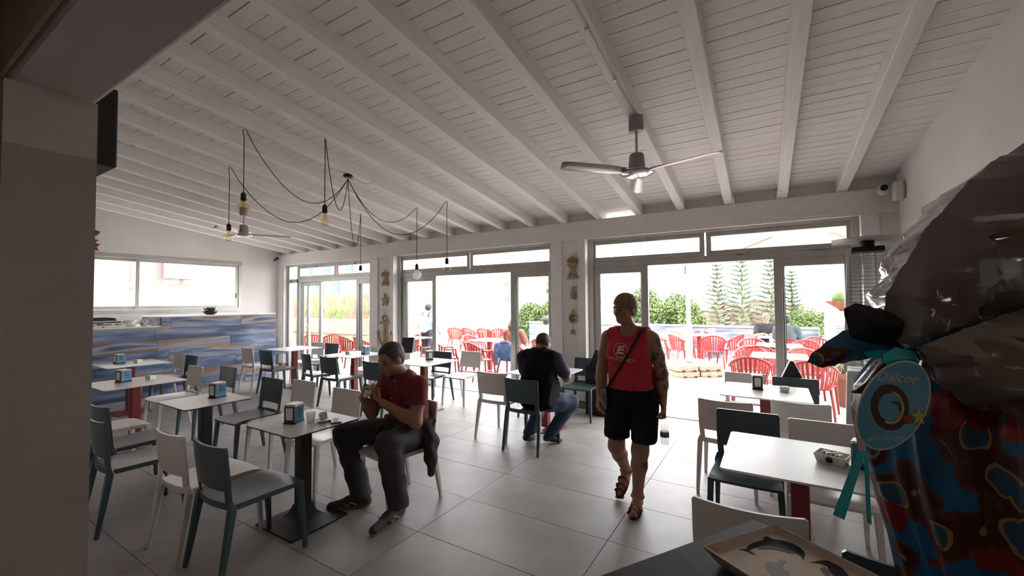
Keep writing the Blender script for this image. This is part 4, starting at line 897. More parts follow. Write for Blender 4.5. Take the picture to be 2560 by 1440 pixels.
# ================================================================ PEOPLE: bodies grown as one smooth surface from tapered limbs
def na(p): return np.array(p, dtype=float)
def unit(v): v = na(v); return v / np.linalg.norm(v)
class Flesh:
    def __init__(s): s.p = []
    def cap(s, a, b, ra, rb, k=.025): s.p.append(('c', na(a), na(b), ra, rb, k)); return s
    def chain(s, pts, rs, k=.025):
        for i in range(len(pts) - 1): s.cap(pts[i], pts[i + 1], rs[i], rs[i + 1], k)
        return s
    def ell(s, c, r, F=None, k=.03): s.p.append(('e', na(c), na(r), np.eye(3) if F is None else np.array(F), 0, k)); return s
    def sub(s): return s
    def field(s, lo, hi, h, off=0.0):
        lo = na(lo); n = np.ceil((na(hi) - lo) / h).astype(int) + 1
        D = np.full(n, 1.0, dtype=np.float32)
        ax = [lo[i] + h * np.arange(n[i]) for i in range(3)]
        for q in s.p:
            if q[0] == 'c': mn = np.minimum(q[1] - q[3], q[2] - q[4]); mx = np.maximum(q[1] + q[3], q[2] + q[4])
            else: R_ = max(q[2]); mn = q[1] - R_; mx = q[1] + R_
            pad = q[5] * 1.2 + off + 3 * h + .02
            i0 = np.clip(np.floor((mn - pad - lo) / h).astype(int), 0, n - 1); i1 = np.clip(np.ceil((mx + pad - lo) / h).astype(int) + 1, 0, n)
            if np.any(i1 <= i0): continue
            sl = tuple(slice(a, b) for a, b in zip(i0, i1))
            X = np.stack(np.meshgrid(*[ax[i][i0[i]:i1[i]] for i in range(3)], indexing='ij'), -1)
            if q[0] == 'c':
                a, b = q[1], q[2]; ba = b - a; L2 = ba.dot(ba) + 1e-12
                t = np.clip((X - a) @ ba / L2, 0, 1); d = np.linalg.norm(X - a - t[..., None] * ba, axis=-1) - (q[3] + (q[4] - q[3]) * t)
            else:
                Y = (X - q[1]) @ q[3].T; k0 = np.linalg.norm(Y / q[2], axis=-1); k1 = np.linalg.norm(Y / q[2] ** 2, axis=-1) + 1e-9; d = k0 * (k0 - 1) / k1
            d = d - off; k = q[5]; c = D[sl]
            hh = np.clip(.5 + .5 * (c - d) / k, 0, 1); D[sl] = c + (d - c) * hh - k * hh * (1 - hh)
        return D, lo, ax
def nets(D, lo, h):
    S_ = D < 0; n = np.array(D.shape)
    cnt = np.zeros(n - 1, dtype=np.int8)
    for dx in (0, 1):
        for dy in (0, 1):
            for dz in (0, 1): cnt += S_[dx:n[0] - 1 + dx, dy:n[1] - 1 + dy, dz:n[2] - 1 + dz]
    act = (cnt > 0) & (cnt < 8); I = np.argwhere(act)
    if not len(I): return np.zeros((0, 3)), []
    idx = -np.ones(n - 1, dtype=np.int64); idx[act] = np.arange(len(I))
    acc = np.zeros((len(I), 3)); w = np.zeros(len(I))
    C = [(0, 0, 0), (1, 0, 0), (0, 1, 0), (1, 1, 0), (0, 0, 1), (1, 0, 1), (0, 1, 1), (1, 1, 1)]
    for a, b in ((0, 1), (2, 3), (4, 5), (6, 7), (0, 2), (1, 3), (4, 6), (5, 7), (0, 4), (1, 5), (2, 6), (3, 7)):
        A, B = np.array(C[a]), np.array(C[b]); da = D[tuple((I + A).T)]; db = D[tuple((I + B).T)]; m = (da < 0) != (db < 0)
        t = np.where(m, da / np.where(m, da - db, 1), 0); acc += np.where(m[:, None], A + t[:, None] * (B - A), 0); w += m
    P = (I + acc / w[:, None]) * h + lo; F = []
    for ax in range(3):
        o = [(1, 2), (2, 0), (0, 1)][ax]
        sl0 = [slice(None)] * 3; sl1 = [slice(None)] * 3; sl0[ax] = slice(0, -1); sl1[ax] = slice(1, None)
        a, b = S_[tuple(sl0)], S_[tuple(sl1)]; E = np.argwhere(a != b)
        E = E[(E[:, o[0]] > 0) & (E[:, o[1]] > 0) & (E[:, o[0]] < n[o[0]] - 1) & (E[:, o[1]] < n[o[1]] - 1)]
        if not len(E): continue
        u = np.zeros(3, int); u[o[0]] = 1; v = np.zeros(3, int); v[o[1]] = 1
        q = np.stack([idx[tuple((E - u - v).T)], idx[tuple((E - v).T)], idx[tuple(E.T)], idx[tuple((E - u).T)]], 1)
        fl = a[tuple(E.T)]; q[~fl] = q[~fl][:, ::-1]; q = q[(q >= 0).all(1)]; F.append(q)
    return P, np.concatenate(F)
def skinmesh(name, pieces, mats, parent, pick=None):
    """pieces: list of (P, F) joined into one mesh; pick(centres) -> material index per face"""
    o = 0; PS = []; FS = []
    for P, F in pieces:
        if len(P) == 0: continue
        PS.append(P); FS.append(np.asarray(F) + o); o += len(P)
    P = np.concatenate(PS); F = np.concatenate(FS)
    me = bpy.data.meshes.new(name); me.vertices.add(len(P)); me.vertices.foreach_set('co', P.astype(np.float32).ravel())
    me.loops.add(F.size); me.loops.foreach_set('vertex_index', F.astype(np.int32).ravel()); me.polygons.add(len(F)); me.polygons.foreach_set('loop_start', np.arange(0, F.size, 4, dtype=np.int32))
    for m in (mats if isinstance(mats, list) else [mats]): me.materials.append(m)
    if pick is not None: me.polygons.foreach_set('material_index', pick(P[F].mean(1)).astype(np.int32))
    me.polygons.foreach_set('use_smooth', np.ones(len(F), bool)); me.update(calc_edges=True); me.validate()
    ob = bpy.data.objects.new(name, me); col.objects.link(ob); ob.parent = parent; return ob
def box_of(fl, pad=.05):
    mn = np.min([np.minimum(q[1] - q[3], q[2] - q[4]) if q[0] == 'c' else q[1] - max(q[2]) for q in fl.p], 0); mx = np.max([np.maximum(q[1] + q[3], q[2] + q[4]) if q[0] == 'c' else q[1] + max(q[2]) for q in fl.p], 0)
    return mn - pad, mx + pad
def garment(name, fl, off, h, cuts, mat_, parent, wrinkle=0, wf=(30, 24, 18), pad=.06, pick=None):
    lo, hi = box_of(fl, pad); D, lo, ax = fl.field(lo, hi, h, off)
    X = np.stack(np.meshgrid(*ax, indexing='ij'), -1)
    if wrinkle: D = D + wrinkle * (np.sin(X[..., 2] * wf[2] + 4 * np.sin(X[..., 0] * 9) + X[..., 1] * wf[1]) * np.sin(X[..., 0] * wf[0] + X[..., 2] * 7 + 3 * np.sin(X[..., 2] * 11))).astype(np.float32)
    for c in cuts:
        if callable(c): D = np.maximum(D, c(X).astype(np.float32))
        else: p, n_ = c; D = np.maximum(D, ((X - na(p)) @ unit(n_)).astype(np.float32))
    return skinmesh(name, [nets(D, lo, h)], mat_, parent, pick)
def frame(f, u):
    f = unit(f); u = na(u); u = unit(u - f * u.dot(f)); s_ = np.cross(u, f); return s_, f, u      # left, forward, up
def Fm(f, u): s_, f_, u_ = frame(f, u); return np.array([s_, f_, u_])
def head(fl, c, f, u, sc=1.0, female=False):
    s_, f_, u_ = frame(f, u); F = np.array([s_, f_, u_]); c = na(c)
    L = lambda a, b, d: c + (s_ * a + f_ * b + u_ * d) * sc
    fl.ell(L(0, -.012, .028), np.array([.074, .094, .088]) * sc, F, .02)
    fl.ell(L(0, .018, -.03), np.array([.060, .068, .085]) * sc, F, .03)
    fl.ell(L(0, .052, -.092), np.array([.026, .026, .022]) * sc, F, .03)       # chin
    for q in (-1, 1):
        fl.ell(L(q * .038, .045, -.022), np.array([.026, .026, .024]) * sc, F, .025)   # cheekbones
        fl.ell(L(q * .032, .068, .014), np.array([.026, .012, .008]) * sc, F, .012)    # brow ridge
        fl.ell(L(q * .076, -.012, -.012), np.array([.010, .020, .031]) * sc, F, .006)  # ears
    fl.cap(L(0, .078, .006), L(0, .099, -.034), .0085 * sc, .0125 * sc, .010)          # nose
    for q in (-1, 1): fl.cap(L(q * .010, .088, -.038), L(q * .010, .088, -.036), .008 * sc, .008 * sc, .006)
    fl.cap(L(-.017, .077, -.058), L(.017, .077, -.058), .0065 * sc, .0065 * sc, .006); fl.cap(L(-.015, .075, -.070), L(.015, .075, -.070), .007 * sc, .007 * sc, .006)
    return F, c
def face_pick(F, c, sc, glasses=False):
    def pick(X):
        Y = (X - c) @ F.T / sc; x, y, z = np.abs(Y[:, 0]), Y[:, 1], Y[:, 2]; m = np.zeros(len(X), int)
        fr = y > .035
        m[fr & ((x - .032) ** 2 / .013 ** 2 + (z + .004) ** 2 / .0055 ** 2 < 1)] = 1      # eyes
        m[fr & (np.abs(x - .034) < .020) & (np.abs(z - .019 + .12 * np.abs(x - .03)) < .0048)] = 2   # brows
        m[fr & (x < .021) & (np.abs(z + .064) < .0085)] = 3                               # lips
        return m
    return pick
def hand(fl, w, d, n, side, length=.175, curl=(.3, .35, .4, .45), thumb=.5, sc=1.0):
    """w wrist, d direction of the palm, n palm-facing normal, side vector towards the thumb"""
    d = unit(d); n = na(n); n = unit(n - d * n.dot(d)); t = unit(na(side) - d * na(side).dot(d) - n * na(side).dot(n)); w = na(w); q = length / .175
    kn = w + d * .085 * q
    for a in (-.026, -.009, .009, .026): fl.cap(w + t * a * .55 * q + d * .012, kn + t * a * q, .0145 * q, .0115 * q, .010)
    for i, (a, L) in enumerate(zip((.029, .010, -.010, -.028), (.072, .080, .074, .058))):
        p = kn + t * a * q; ang = curl[i] * .55; r = .0092 * q
        for j, fr in enumerate((.45, .32, .23)):
            ang += curl[i] * (.9 if j else .55); dr = d * math.cos(ang) + n * math.sin(ang)
            p2 = p + dr * L * fr * q; fl.cap(p, p2, r, r * .92, .003); p = p2; r *= .93
    p = w + d * .028 * q + t * .026 * q; dr = unit(t * .9 + d * .75 + n * thumb)
    p2 = p + dr * .034 * q; fl.cap(p, p2, .0135 * q, .0115 * q, .012); dr2 = unit(t * (.5 - .5 * thumb) + d * .85 + n * thumb * 1.2); p3 = p2 + dr2 * .030 * q; fl.cap(p2, p3, .011 * q, .010 * q, .003); fl.cap(p3, p3 + unit(dr2 + n * .25 * thumb) * .022 * q, .010 * q, .0085 * q, .003)
M_skin = mat('skin_tan', (.34, .17, .105), .5, var=.08, vscale=12); M_skin2 = mat('skin_fair', (.50, .29, .21), .5, var=.06, vscale=12)
M_eye = mat('eye', (.05, .035, .03), .25); M_lip = mat('lips', (.27, .09, .075), .45); M_brow = mat('brow_hair', (.07, .04, .025), .8)
M_tat = mat('tattooed_skin', (.34, .17, .105), .5, c2=(.06, .05, .05), vscale=15, detail=2); M_tat.node_tree.nodes['Color Ramp'].color_ramp.elements[0].position = .52; M_tat.node_tree.nodes['Color Ramp'].color_ramp.elements[1].position = .58
def hairmat(nm, c): return mat(nm, c, .55, var=.35, vscale=16, stretch=(1, 1, .25), bump=.5, bscale=60)
def torso(fl, P, N, f, shw=.19, w=(.165, .150, .165), d=(.112, .105, .118)):
    """P pelvis centre, N neck base, f forward"""
    P, N = na(P), na(N); u = unit(N - P); F = Fm(f, u); L = np.linalg.norm(N - P); s_, f_, u_ = F
    fl.ell(P + u * .02, (w[2], d[2], .13), F, .06); fl.ell(P + u * L * .36 + f_ * .012, (w[1], d[1], .16), F, .06); fl.ell(P + u * L * .68, (w[0], d[0], .17), F, .06)
    for q in (-1, 1): fl.cap(N + u * -.03, N + s_ * q * (shw - .04) - u * .055, .062, .058, .05)
    return F
def arm(fl, S_, E, W_, r=(.056, .044, .036, .027), k=.03): fl.chain([S_, (na(S_) * .5 + na(E) * .5), E, (na(E) * .65 + na(W_) * .35), W_], [r[0], r[0] * .93, r[1], r[1] * .98, r[3]], k)
def leg(fl, H, K, A, r=(.092, .062, .058, .038), k=.035):
    H, K, A = na(H), na(K), na(A); fl.chain([H, H * .5 + K * .5, K, K * .68 + A * .32, A], [r[0], r[0] * .86, r[1], r[2], r[3]], k)
def foot(fl, A, toe, heel, r=.036): A, toe, heel = na(A), na(toe), na(heel); fl.cap(A, heel * .6 + A * .4, .038, .034, .03); fl.cap(heel, (heel + toe) / 2, r * .85, r * .95, .03); fl.cap((heel + toe) / 2 + (0, 0, .012), toe, r * 1.1, r * .75, .03); fl.cap(A, (heel * .45 + toe * .55) + na((0, 0, .03)), .034, .026, .03)
def shoe(parent, A, toe, heel, m, sole, h=.008, name='shoe', accent=None):
    A, toe, heel = na(A), na(toe), na(heel); fl = Flesh(); mid = (toe + heel) / 2
    fl.cap(heel + (0, 0, .035), mid + (0, 0, .04), .042, .046, .03); fl.cap(mid + (0, 0, .03), toe + (0, 0, .022), .048, .036, .03); fl.cap(A * .55 + heel * .45 + (0, 0, .03), mid * .6 + A * .4, .046, .04, .03)
    lo, hi = box_of(fl, .03); D, lo, ax = fl.field(lo, hi, h); X = np.stack(np.meshgrid(*ax, indexing='ij'), -1)
    d = unit(toe - heel); up = np.cross(np.cross(d, (0, 0, 1)), d); up = unit(up); base = heel
    hgt = (X - base) @ up
    D = np.maximum(D, -(hgt + .0).astype(np.float32)); D = np.maximum(D, ((X - (A * .8 + heel * .2 + (0, 0, .02))) @ unit((0, 0, 1))).astype(np.float32))
    def pick(c): return np.where((c - base) @ up < .018, 1, 0)
    return skinmesh(name, [nets(D, lo, h)], [m, sole], parent, pick)
def nbody(parent, fl, boxes, mats, pick, name='body'):
    """boxes: (lo, hi, h) pieces of the same flesh at their own fineness"""
    pcs = []
    for lo, hi, h in boxes: D, l, ax = fl.field(lo, hi, h); pcs.append(nets(D, l, h))
    return skinmesh(name, pcs, mats, parent, pick)
def hair_cap(parent, F, c, sc, m, h=.004, grow=.012, face_y=.03, hairline=.055, back=-.07, side=-.03, name='hair', fringe=0, top=0):
    fl = Flesh(); s_, f_, u_ = F; L = lambda a, b, d: na(c) + (s_ * a + f_ * b + u_ * d) * sc
    fl.ell(L(0, -.014, .030 + top), (np.array([.074, .094, .088]) + grow) * sc, F, .02); fl.ell(L(0, -.045, -.015), (np.array([.058, .042, .055]) + grow) * sc, F, .03)
    lo, hi = box_of(fl, .02); D, lo, ax = fl.field(lo, hi, h); X = np.stack(np.meshgrid(*ax, indexing='ij'), -1); Y = (X - na(c)) @ F.T / sc
    x, y, z = Y[..., 0], Y[..., 1], Y[..., 2]
    D = D + (.0014 * np.sin(x * 260 + 6 * np.sin(z * 30) + y * 60)).astype(np.float32)
    line = hairline + fringe * x - 1.5 * np.clip(np.abs(x) - .045, 0, 1)
    face = np.minimum(y - (face_y - .9 * np.clip(.02 - z, 0, .06)), line - z)
    low = np.where(y < -.02, back - z, side - z)
    D = np.maximum(D, np.maximum(face, low).astype(np.float32) * sc)
    return skinmesh(name, [nets(D, lo, h)], m, parent)
def snap(bvh, pts, dr, start, off):
    out = []; d = Vector(dr)
    for p in pts:
        hit = bvh.ray_cast(Vector(p) - d * start, d)
        out.append((hit[0] - d * off) if hit[0] is not None else Vector(p))
    return out
def bvh_of(o): me = o.data; return BVHTree.FromPolygons([v.co for v in me.vertices], [p.vertices for p in me.polygons])
# ---------------------------------------------------------------- walking woman
wo = thing('person', 'person walking in red sleeveless top and black shorts, holding a water bottle', 'person', (-.98, 3.395, 0), math.radians(16.1))
fl = Flesh(); ft = (-.33, -.94, 0)
P, N = (.0, .03, .90), (-.012, .035, 1.425)
TF = torso(fl, P, N, ft, .185, (.168, .165, .185), (.118, .125, .128)); tor = Flesh(); tor.p = list(fl.p)
for q in (-1, 1): b_ = na((-.015, .03, 1.235)) + TF[0] * q * .075 + TF[1] * .085; fl.ell(b_, (.066, .055, .065), TF, .04); tor.ell(b_, (.066, .055, .065), TF, .04)
hc = (-.045, .0, 1.592); fl.cap(N, (-.035, .015, 1.52), .052, .047, .025); HF, hcc = head(fl, hc, (-.68, -.73, -.06), (0, 0, 1), 1.01)
SL_, SR_ = (.168, -.005, 1.352), (-.185, .085, 1.352); EL, ER = (.235, .04, 1.075), (-.232, .085, 1.09); WL, WR = (.238, .0, .845), (-.25, .0, .895)
arm(fl, SL_, EL, WL); arm(fl, SR_, ER, WR)
hand(fl, WL, (.02, -.03, -1), (-1, -.2, 0), (0, -1, 0), .19, (1.15, 1.2, 1.2, 1.25), .8); hand(fl, WR, (-.12, -.35, -.93), (.9, .3, -.1), (.2, -1, 0), .185, (.45, .5, .55, .6), .4)
H1, K1, A1 = (.095, .02, .86), (.058, -.02, .475), (.035, .03, .105); H2, K2, A2 = (-.10, .04, .86), (-.125, .06, .47), (-.055, .30, .195)
leg(fl, H1, K1, A1); leg(fl, H2, K2, A2)
foot(fl, A1, (.0, -.135, .030), (.045, .062, .034), .034); foot(fl, A2, (-.105, .165, .035), (-.045, .325, .155), .034)
for (tx, ty, tz), dv in (((.0, -.135, .022), (-.25, -1, 0)), ((-.105, .165, .022), (-.3, -.95, -.3))):
    d_ = unit(dv); s2 = unit(np.cross((0, 0, 1), d_))
    for k in range(5): a_ = na((tx, ty, tz)) + s2 * (-.030 + .015 * k) - d_ * .005; fl.cap(a_, a_ + d_ * (.034 - .004 * abs(k - 1)), .0085, .007, .006)
fp = face_pick(HF, hcc, 1.01)
def wpick(X):
    m = fp(X); arm_ = (X[:, 0] > .155) & (X[:, 2] < 1.36) & (X[:, 2] > .86); m[arm_] = 4
    calf = (X[:, 2] < .40) & (X[:, 2] > .28) & (X[:, 0] > .075) & (X[:, 1] < .03); m[calf] = 4; return m
nbody(wo, fl, [((-.40, -.22, 0), (.40, .42, 1.47), .0075), ((-.20, -.16, 1.45), (.11, .16, 1.74), .0026), ((.17, -.12, .62), (.33, .12, .90), .0045), ((-.36, -.16, .68), (-.18, .1, .93), .0045)], [M_skin, M_eye, M_brow, M_lip, M_tat], wpick)
hair_cap(wo, HF, hcc, 1.01, hairmat('sandy_hair', (.20, .125, .06)), h=.003, grow=.011, hairline=.045, fringe=-.35, back=-.06, side=.0, face_y=.028)
M_tee = mat('red_jersey', (.50, .022, .035), .8, var=.06, vscale=8)
def armhole(q): s0 = na(SL_ if q > 0 else SR_); return (s0 - TF[0] * q * .018 + na((0, 0, .0)), TF[0] * q)
tee = garment('tank_top', tor, .016, .007, [((0, 0, .925), (.15, 0, -1)), armhole(1), armhole(-1), lambda X: .085 - np.linalg.norm(X - na((-.03, -.055, 1.455)), axis=-1), ((0, 0, 1.45), (0, 0, 1))], M_tee, wo, .003)
bv = bvh_of(tee); VW = V(0, 1, 0)
M_logo = mat('pale_print', (.72, .52, .52), .8)
tv_, tf_ = text_mesh('EMERGENCY', .036, .0004); pts = [(v.x * 1.06 - .078, 0, v.y * 1.15 + 1.196 + .10 * (v.x) ** 2 - .06 * v.x) for v in tv_]
b = MB(); b.add([p + V(0, -.002 + v.z, 0) for p, v in zip(snap(bv, pts, VW, 1, .002), tv_)], tf_); b.build('shirt_lettering', M_logo, tee)
ring = [(-.076 + .053 * math.cos(a), 0, 1.268 + .055 * math.sin(a)) for a in np.linspace(0, 2 * math.pi, 33)]
b = MB(); b.tube(snap(bv, ring, VW, 1, .002), .0032, 5); b.build('shirt_ring', M_logo, tee)
for k, (dz, dx) in enumerate(((.024, .004), (.0, -.001), (-.024, -.006))):
    b = MB(); g = [(-.076 + dx + u * .026, 0, 1.270 + dz + w_ * .0085 + .004 * math.sin(k + u * 2)) for w_ in (-1, 1) for u in np.linspace(-1, 1, 7)]
    sp_ = snap(bv, g, VW, 1, .0015); b.thick(sp_, [(i, i + 1, 8 + i, 7 + i) for i in range(6)], (0, -.002, 0)); b.build('shirt_bar', M_logo, tee)
lg = Flesh(); torso(lg, P, N, ft, .185, (.16, .16, .185), (.11, .12, .128)); leg(lg, H1, (.088, -.015, .475), A1, (.100, .078, .058, .038), .012); leg(lg, H2, (-.125, .055, .47), A2, (.100, .082, .058, .038), .012)
garment('shorts', lg, .018, .0085, [((0, 0, .965), (0, 0, 1)), ((0, 0, .555), (0, .1, -1))], mat('black_cotton', (.012, .012, .013), .9, spec=.2, var=.1), wo, .003)
M_sand = mat('maroon_strap', (.13, .025, .022), .7); M_sole = mat('brown_sole', (.07, .03, .022), .8)
for nm, A_, toe, heel in (('sandal', A1, (-.008, -.165, .0), (.048, .09, .0)), ('sandal', A2, (-.118, .142, .012), (-.035, .36, .155))):
    toe, heel = Vector(toe), Vector(heel); d_ = (toe - heel).normalized(); s2 = d_.cross(V(0, 0, 1)).normalized(); up_ = s2.cross(d_)
    out = []; Ls = (toe - heel).length
    for k in range(24):
        a = 2 * math.pi * k / 24; w_ = .044 + .006 * math.cos(a); out.append((heel + d_ * (Ls / 2 + Ls / 2 * 1.02 * math.cos(a)) + s2 * w_ * math.sin(a)))
    b = MB(); b.add([p + up_ * .0 for p in out] + [p + up_ * .022 for p in out], [tuple(range(24)), tuple(range(47, 23, -1))] + [(i, (i + 1) % 24, (i + 1) % 24 + 24, i + 24) for i in range(24)]); sn_ = b.build(nm, M_sole, wo, 40)
    for u_, hgt, wd in ((.80, .052, .038), (.64, .066, .040), (.45, .086, .038)):
        c = heel + d_ * Ls * u_; arc = [c + s2 * (wd * math.cos(a)) + up_ * (.012 + (hgt - .012) * math.sin(a)) for a in np.linspace(0, math.pi, 11)]
        MB().tube(arc, .014, 6, ell=.35).build('strap', M_sand, sn_, True)
    c = Vector(A_) ; MB().tube([c + V(.045 * math.cos(a), .045 * math.sin(a), -.005) for a in np.linspace(0, 6.283, 17)], .010, 6).build('ankle_strap', M_sand, sn_, True)
# crossbody strap and pouch
bg_ = thing('crossbody_bag', 'black crossbody strap with small grey pouch worn by the walking person', 'bag', (-.98, 3.395, 0), math.radians(16.1))
pts = [(.088 - .293 * k / 22, 0, 1.435 - .52 * k / 22) for k in range(23)]; cs_ = snap(bv, pts, VW, 1, .007)
for i, p in enumerate(cs_):
    if i and abs(p.y - cs_[i - 1].y) > .06: cs_[i] = V(p.x, cs_[i - 1].y + .012, p.z)
b = MB(); w_ = V(.021, 0, .013); vs = []
for p in cs_: vs += [p - w_, p + w_]
b.thick(vs, [(2 * i, 2 * i + 1, 2 * i + 3, 2 * i + 2) for i in range(len(cs_) - 1)], (0, -.004, 0)); b.build('strap', M_black, bg_)
MB().box((-.222, .0, .86), (.045, .14, .16), rz=.2).build('pouch', mat('grey_canvas', (.16, .15, .16), .8, var=.2), bg_, bevel=.015, seg=2)
bt = thing('water_bottle', 'clear plastic water bottle hanging from the walking person\'s hand', 'bottle', (-.98, 3.395, 0), math.radians(16.1))
MB().lathe([(.013, .77), (.014, .735), (.026, .70), (.032, .68), (.027, .655), (.033, .63), (.033, .575), (.030, .545), (.02, .54), (0, .54)], (.243, -.02, 0), 20).build('bottle', M_clear, bt, True); MB().lathe([(.0325, .60), (.034, .60), (.034, .64), (.0325, .64)], (.243, -.02, 0), 20).build('paper_label', mat('bottle_label', (.25, .22, .25), .6), bt, True); MB().lathe([(.015, .755), (.015, .775), (0, .777)], (.243, -.02, 0), 14).build('cap', M_wht, bt)
jk = Flesh(); jk.chain([(.165, .09, 1.10), (.20, .11, .98), (.205, .10, .90)], [.03, .05, .045]); garment('pink_cloth', jk, 0, .008, [], mat('magenta_cloth', (.42, .02, .12), .8), wo, .004)
# ---------------------------------------------------------------- eating man
mn = thing('person', 'person in maroon polo shirt and dark trousers, seated and eating', 'person', (-2.70, 2.56, 0), math.radians(-8))
fl = Flesh(); f1 = (-.12, -.97, 0); P, N = (.035, .13, .575), (.028, .005, 1.035)
TF = torso(fl, P, N, f1, .20, (.178, .182, .175), (.122, .145, .13)); tor = Flesh(); tor.p = list(fl.p)
hc = (.018, -.098, 1.19); fl.cap(na(N) + (0, .005, 0), (.022, -.055, 1.13), .064, .058, .03); HF, hcc = head(fl, hc, (-.03, -.92, -.34), (0, -.2, 1), 1.12)
SL_, SR_ = (.215, .03, .985), (-.165, .0, .98); EL, ER = (.265, -.035, .70), (-.125, -.185, .745); WL, WR = (.105, -.235, .868), (-.055, -.31, .905)
arm(fl, SL_, EL, WL, (.060, .047, .040, .030)); arm(fl, SR_, ER, WR, (.060, .047, .040, .030))
hand(fl, WL, (-.62, -.35, .45), (-.4, .2, .6), (-.2, -.6, .7), .175, (.7, .75, .8, .85), .6); hand(fl, WR, (.35, .1, .75), (.8, .35, -.3), (.3, .5, .3), .175, (.75, .8, .85, .9), .6)
H1, K1, A1 = (.125, .10, .55), (.20, -.245, .575), (.225, -.17, .12); H2, K2, A2 = (-.075, .09, .55), (-.355, -.285, .55), (-.160, -.25, .12)
leg(fl, H1, K1, A1); leg(fl, H2, K2, A2)
fp = face_pick(HF, hcc, 1.12)
nbody(mn, fl, [((-.52, -.50, .05), (.42, .34, 1.08), .008), ((-.14, -.28, 1.02), (.18, .11, 1.36), .0028), ((-.17, -.46, .82), (.16, -.16, 1.06), .0042)], [M_skin, M_eye, M_brow, M_lip], fp)
hair_cap(mn, HF, hcc, 1.12, hairmat('dark_grey_hair', (.045, .036, .032)), h=.003, grow=.006, hairline=.066, fringe=.1, back=-.075, side=.0, face_y=.035)
M_polo = mat('maroon_pique', (.17, .020, .024), .85, var=.08, vscale=10)
slv = Flesh(); slv.p = list(tor.p)
for S0, E0 in ((SL_, EL), (SR_, ER)): S0, E0 = na(S0), na(E0); slv.cap(S0, S0 * .42 + E0 * .58, .064, .066, .04)
def sleeve_cut(S0, E0): S0, E0 = na(S0), na(E0); d = unit(E0 - S0); c = S0 * .45 + E0 * .55; return lambda X: np.where(np.linalg.norm(X - (S0 + E0) / 2, axis=-1) < .20, (X - c) @ d, -1) * np.where(np.abs((X - S0) @ TF[0]) < 9, 1, 1)
def sc_arm(S0, E0, q): 
    S0, E0 = na(S0), na(E0); d = unit(E0 - S0); c = S0 * .45 + E0 * .55
    def g(X):
        far = np.linalg.norm(np.cross(X - S0, d), axis=-1); return np.where((far < .085), (X - c) @ d, -1)
    return g
polo = garment('polo_shirt', slv, .014, .0075, [((0, 0, .565), (0, .15, -1)), lambda X: .080 - np.linalg.norm((X - na((.02, -.05, 1.085))) * na((1, 1, .9)), axis=-1), sc_arm(SL_, EL, 1)], M_polo, mn, .005)
cl = Flesh(); cpts = [na(N) + na((.078 * math.cos(a), .072 * math.sin(a) - .005 - .02 * (math.sin(a) < 0), .028 - .03 * max(0, -math.sin(a)))) for a in np.linspace(-1.35, 4.49, 15)]
cl.chain(cpts, [.016] * 15, .01); garment('collar', cl, .0, .006, [], M_polo, mn)
MB().lathe([(.008, -.001), (.008, .002)], (.135, -.175, .90), 8, Matrix.Rotation(math.pi / 2, 4, 'X')).build('chest_emblem', mat('orange_thread', (.5, .16, .07), .7), polo)
tr = Flesh(); torso(tr, P, N, f1, .19, (.15, .16, .178), (.10, .12, .135)); leg(tr, H1, K1, (.225, -.175, .07), (.105, .082, .076, .072)); leg(tr, H2, K2, (-.165, -.25, .07), (.105, .082, .076, .072))
M_trou = mat('charcoal_trousers', (.042, .039, .052), .85, var=.15, vscale=8)
garment('trousers', tr, .014, .009, [((0, 0, .68), (0, .0, 1)), ((0, 0, .085), (0, 0, -1))], M_trou, mn, .008, (22, 20, 16))
M_shoe = mat('grey_suede', (.05, .043, .042), .8, var=.2); M_sole2 = mat('grey_sole', (.28, .25, .23), .7); M_acc = mat('tan_patch', (.40, .22, .11), .7)
for A_, toe, heel in ((A1, (.30, -.43, .005), (.222, -.155, .005)), (A2, (-.285, -.445, .005), (-.135, -.225, .005))):
    so = shoe(mn, A_, toe, heel, M_shoe, M_sole2, .006, 'sneaker'); toe, heel = Vector(toe), Vector(heel); d_ = (toe - heel).normalized(); s2 = d_.cross(V(0, 0, 1))
    for q in (-1, 1):
        c = heel.lerp(toe, .45) + s2 * q * .054 + V(0, 0, .045); MB().tube(catmull([c - d_ * .045 + V(0, 0, -.01), c + V(0, 0, .012), c + d_ * .02 - V(0, 0, .012), c + d_ * .05 + V(0, 0, .01)], 4), .008, 6, ell=.6).build('side_stripe', M_acc, so, True)
    for k in range(4):
        c = heel.lerp(toe, .52 + .07 * k) + V(0, 0, .088 - .008 * k); MB().tube([c - s2 * .024, c + V(0, 0, .006), c + s2 * .024], .003, 5).build('lace', M_acc if k < 0 else M_shoe, so)
fd = thing('bread_roll', 'bread roll in a paper napkin held in both hands by the eating person', 'food', (-2.70, 2.56, 0), math.radians(-8))
fr = Flesh(); fr.cap((.0, -.305, .955), (.035, -.275, .995), .026, .024, .01); garment('roll', fr, 0, .004, [], mat('bread_crust', (.50, .33, .17), .7, var=.3, vscale=30), fd, .002, (90, 80, 70), .02)
fr = Flesh(); fr.cap((-.01, -.31, .925), (.01, -.30, .955), .022, .031, .01); garment('napkin_wrap', fr, 0, .004, [], M_nap, fd, .003, (120, 100, 60), .02)
jc = Flesh(); jc.chain([(-.17, .0, .66), (-.05, -.07, .645), (.10, -.06, .645), (.20, .05, .66), (.215, .17, .66)], [.03, .036, .036, .036, .03], .02); jc.chain([(.235, .10, .64), (.262, .10, .52), (.285, .10, .38), (.29, .095, .27)], [.035, .055, .048, .028], .03); jc.chain([(.20, .14, .64), (.235, .16, .5), (.255, .15, .36)], [.03, .045, .03], .03); jc.chain([(-.05, -.08, .635), (-.08, -.13, .60), (-.06, -.17, .62)], [.03, .04, .02], .02)
gj = garment('tied_jacket', jc, 0, .007, [], mat('dark_grey_fleece', (.035, .033, .037), .9, var=.2), mn, .007, (60, 55, 14))
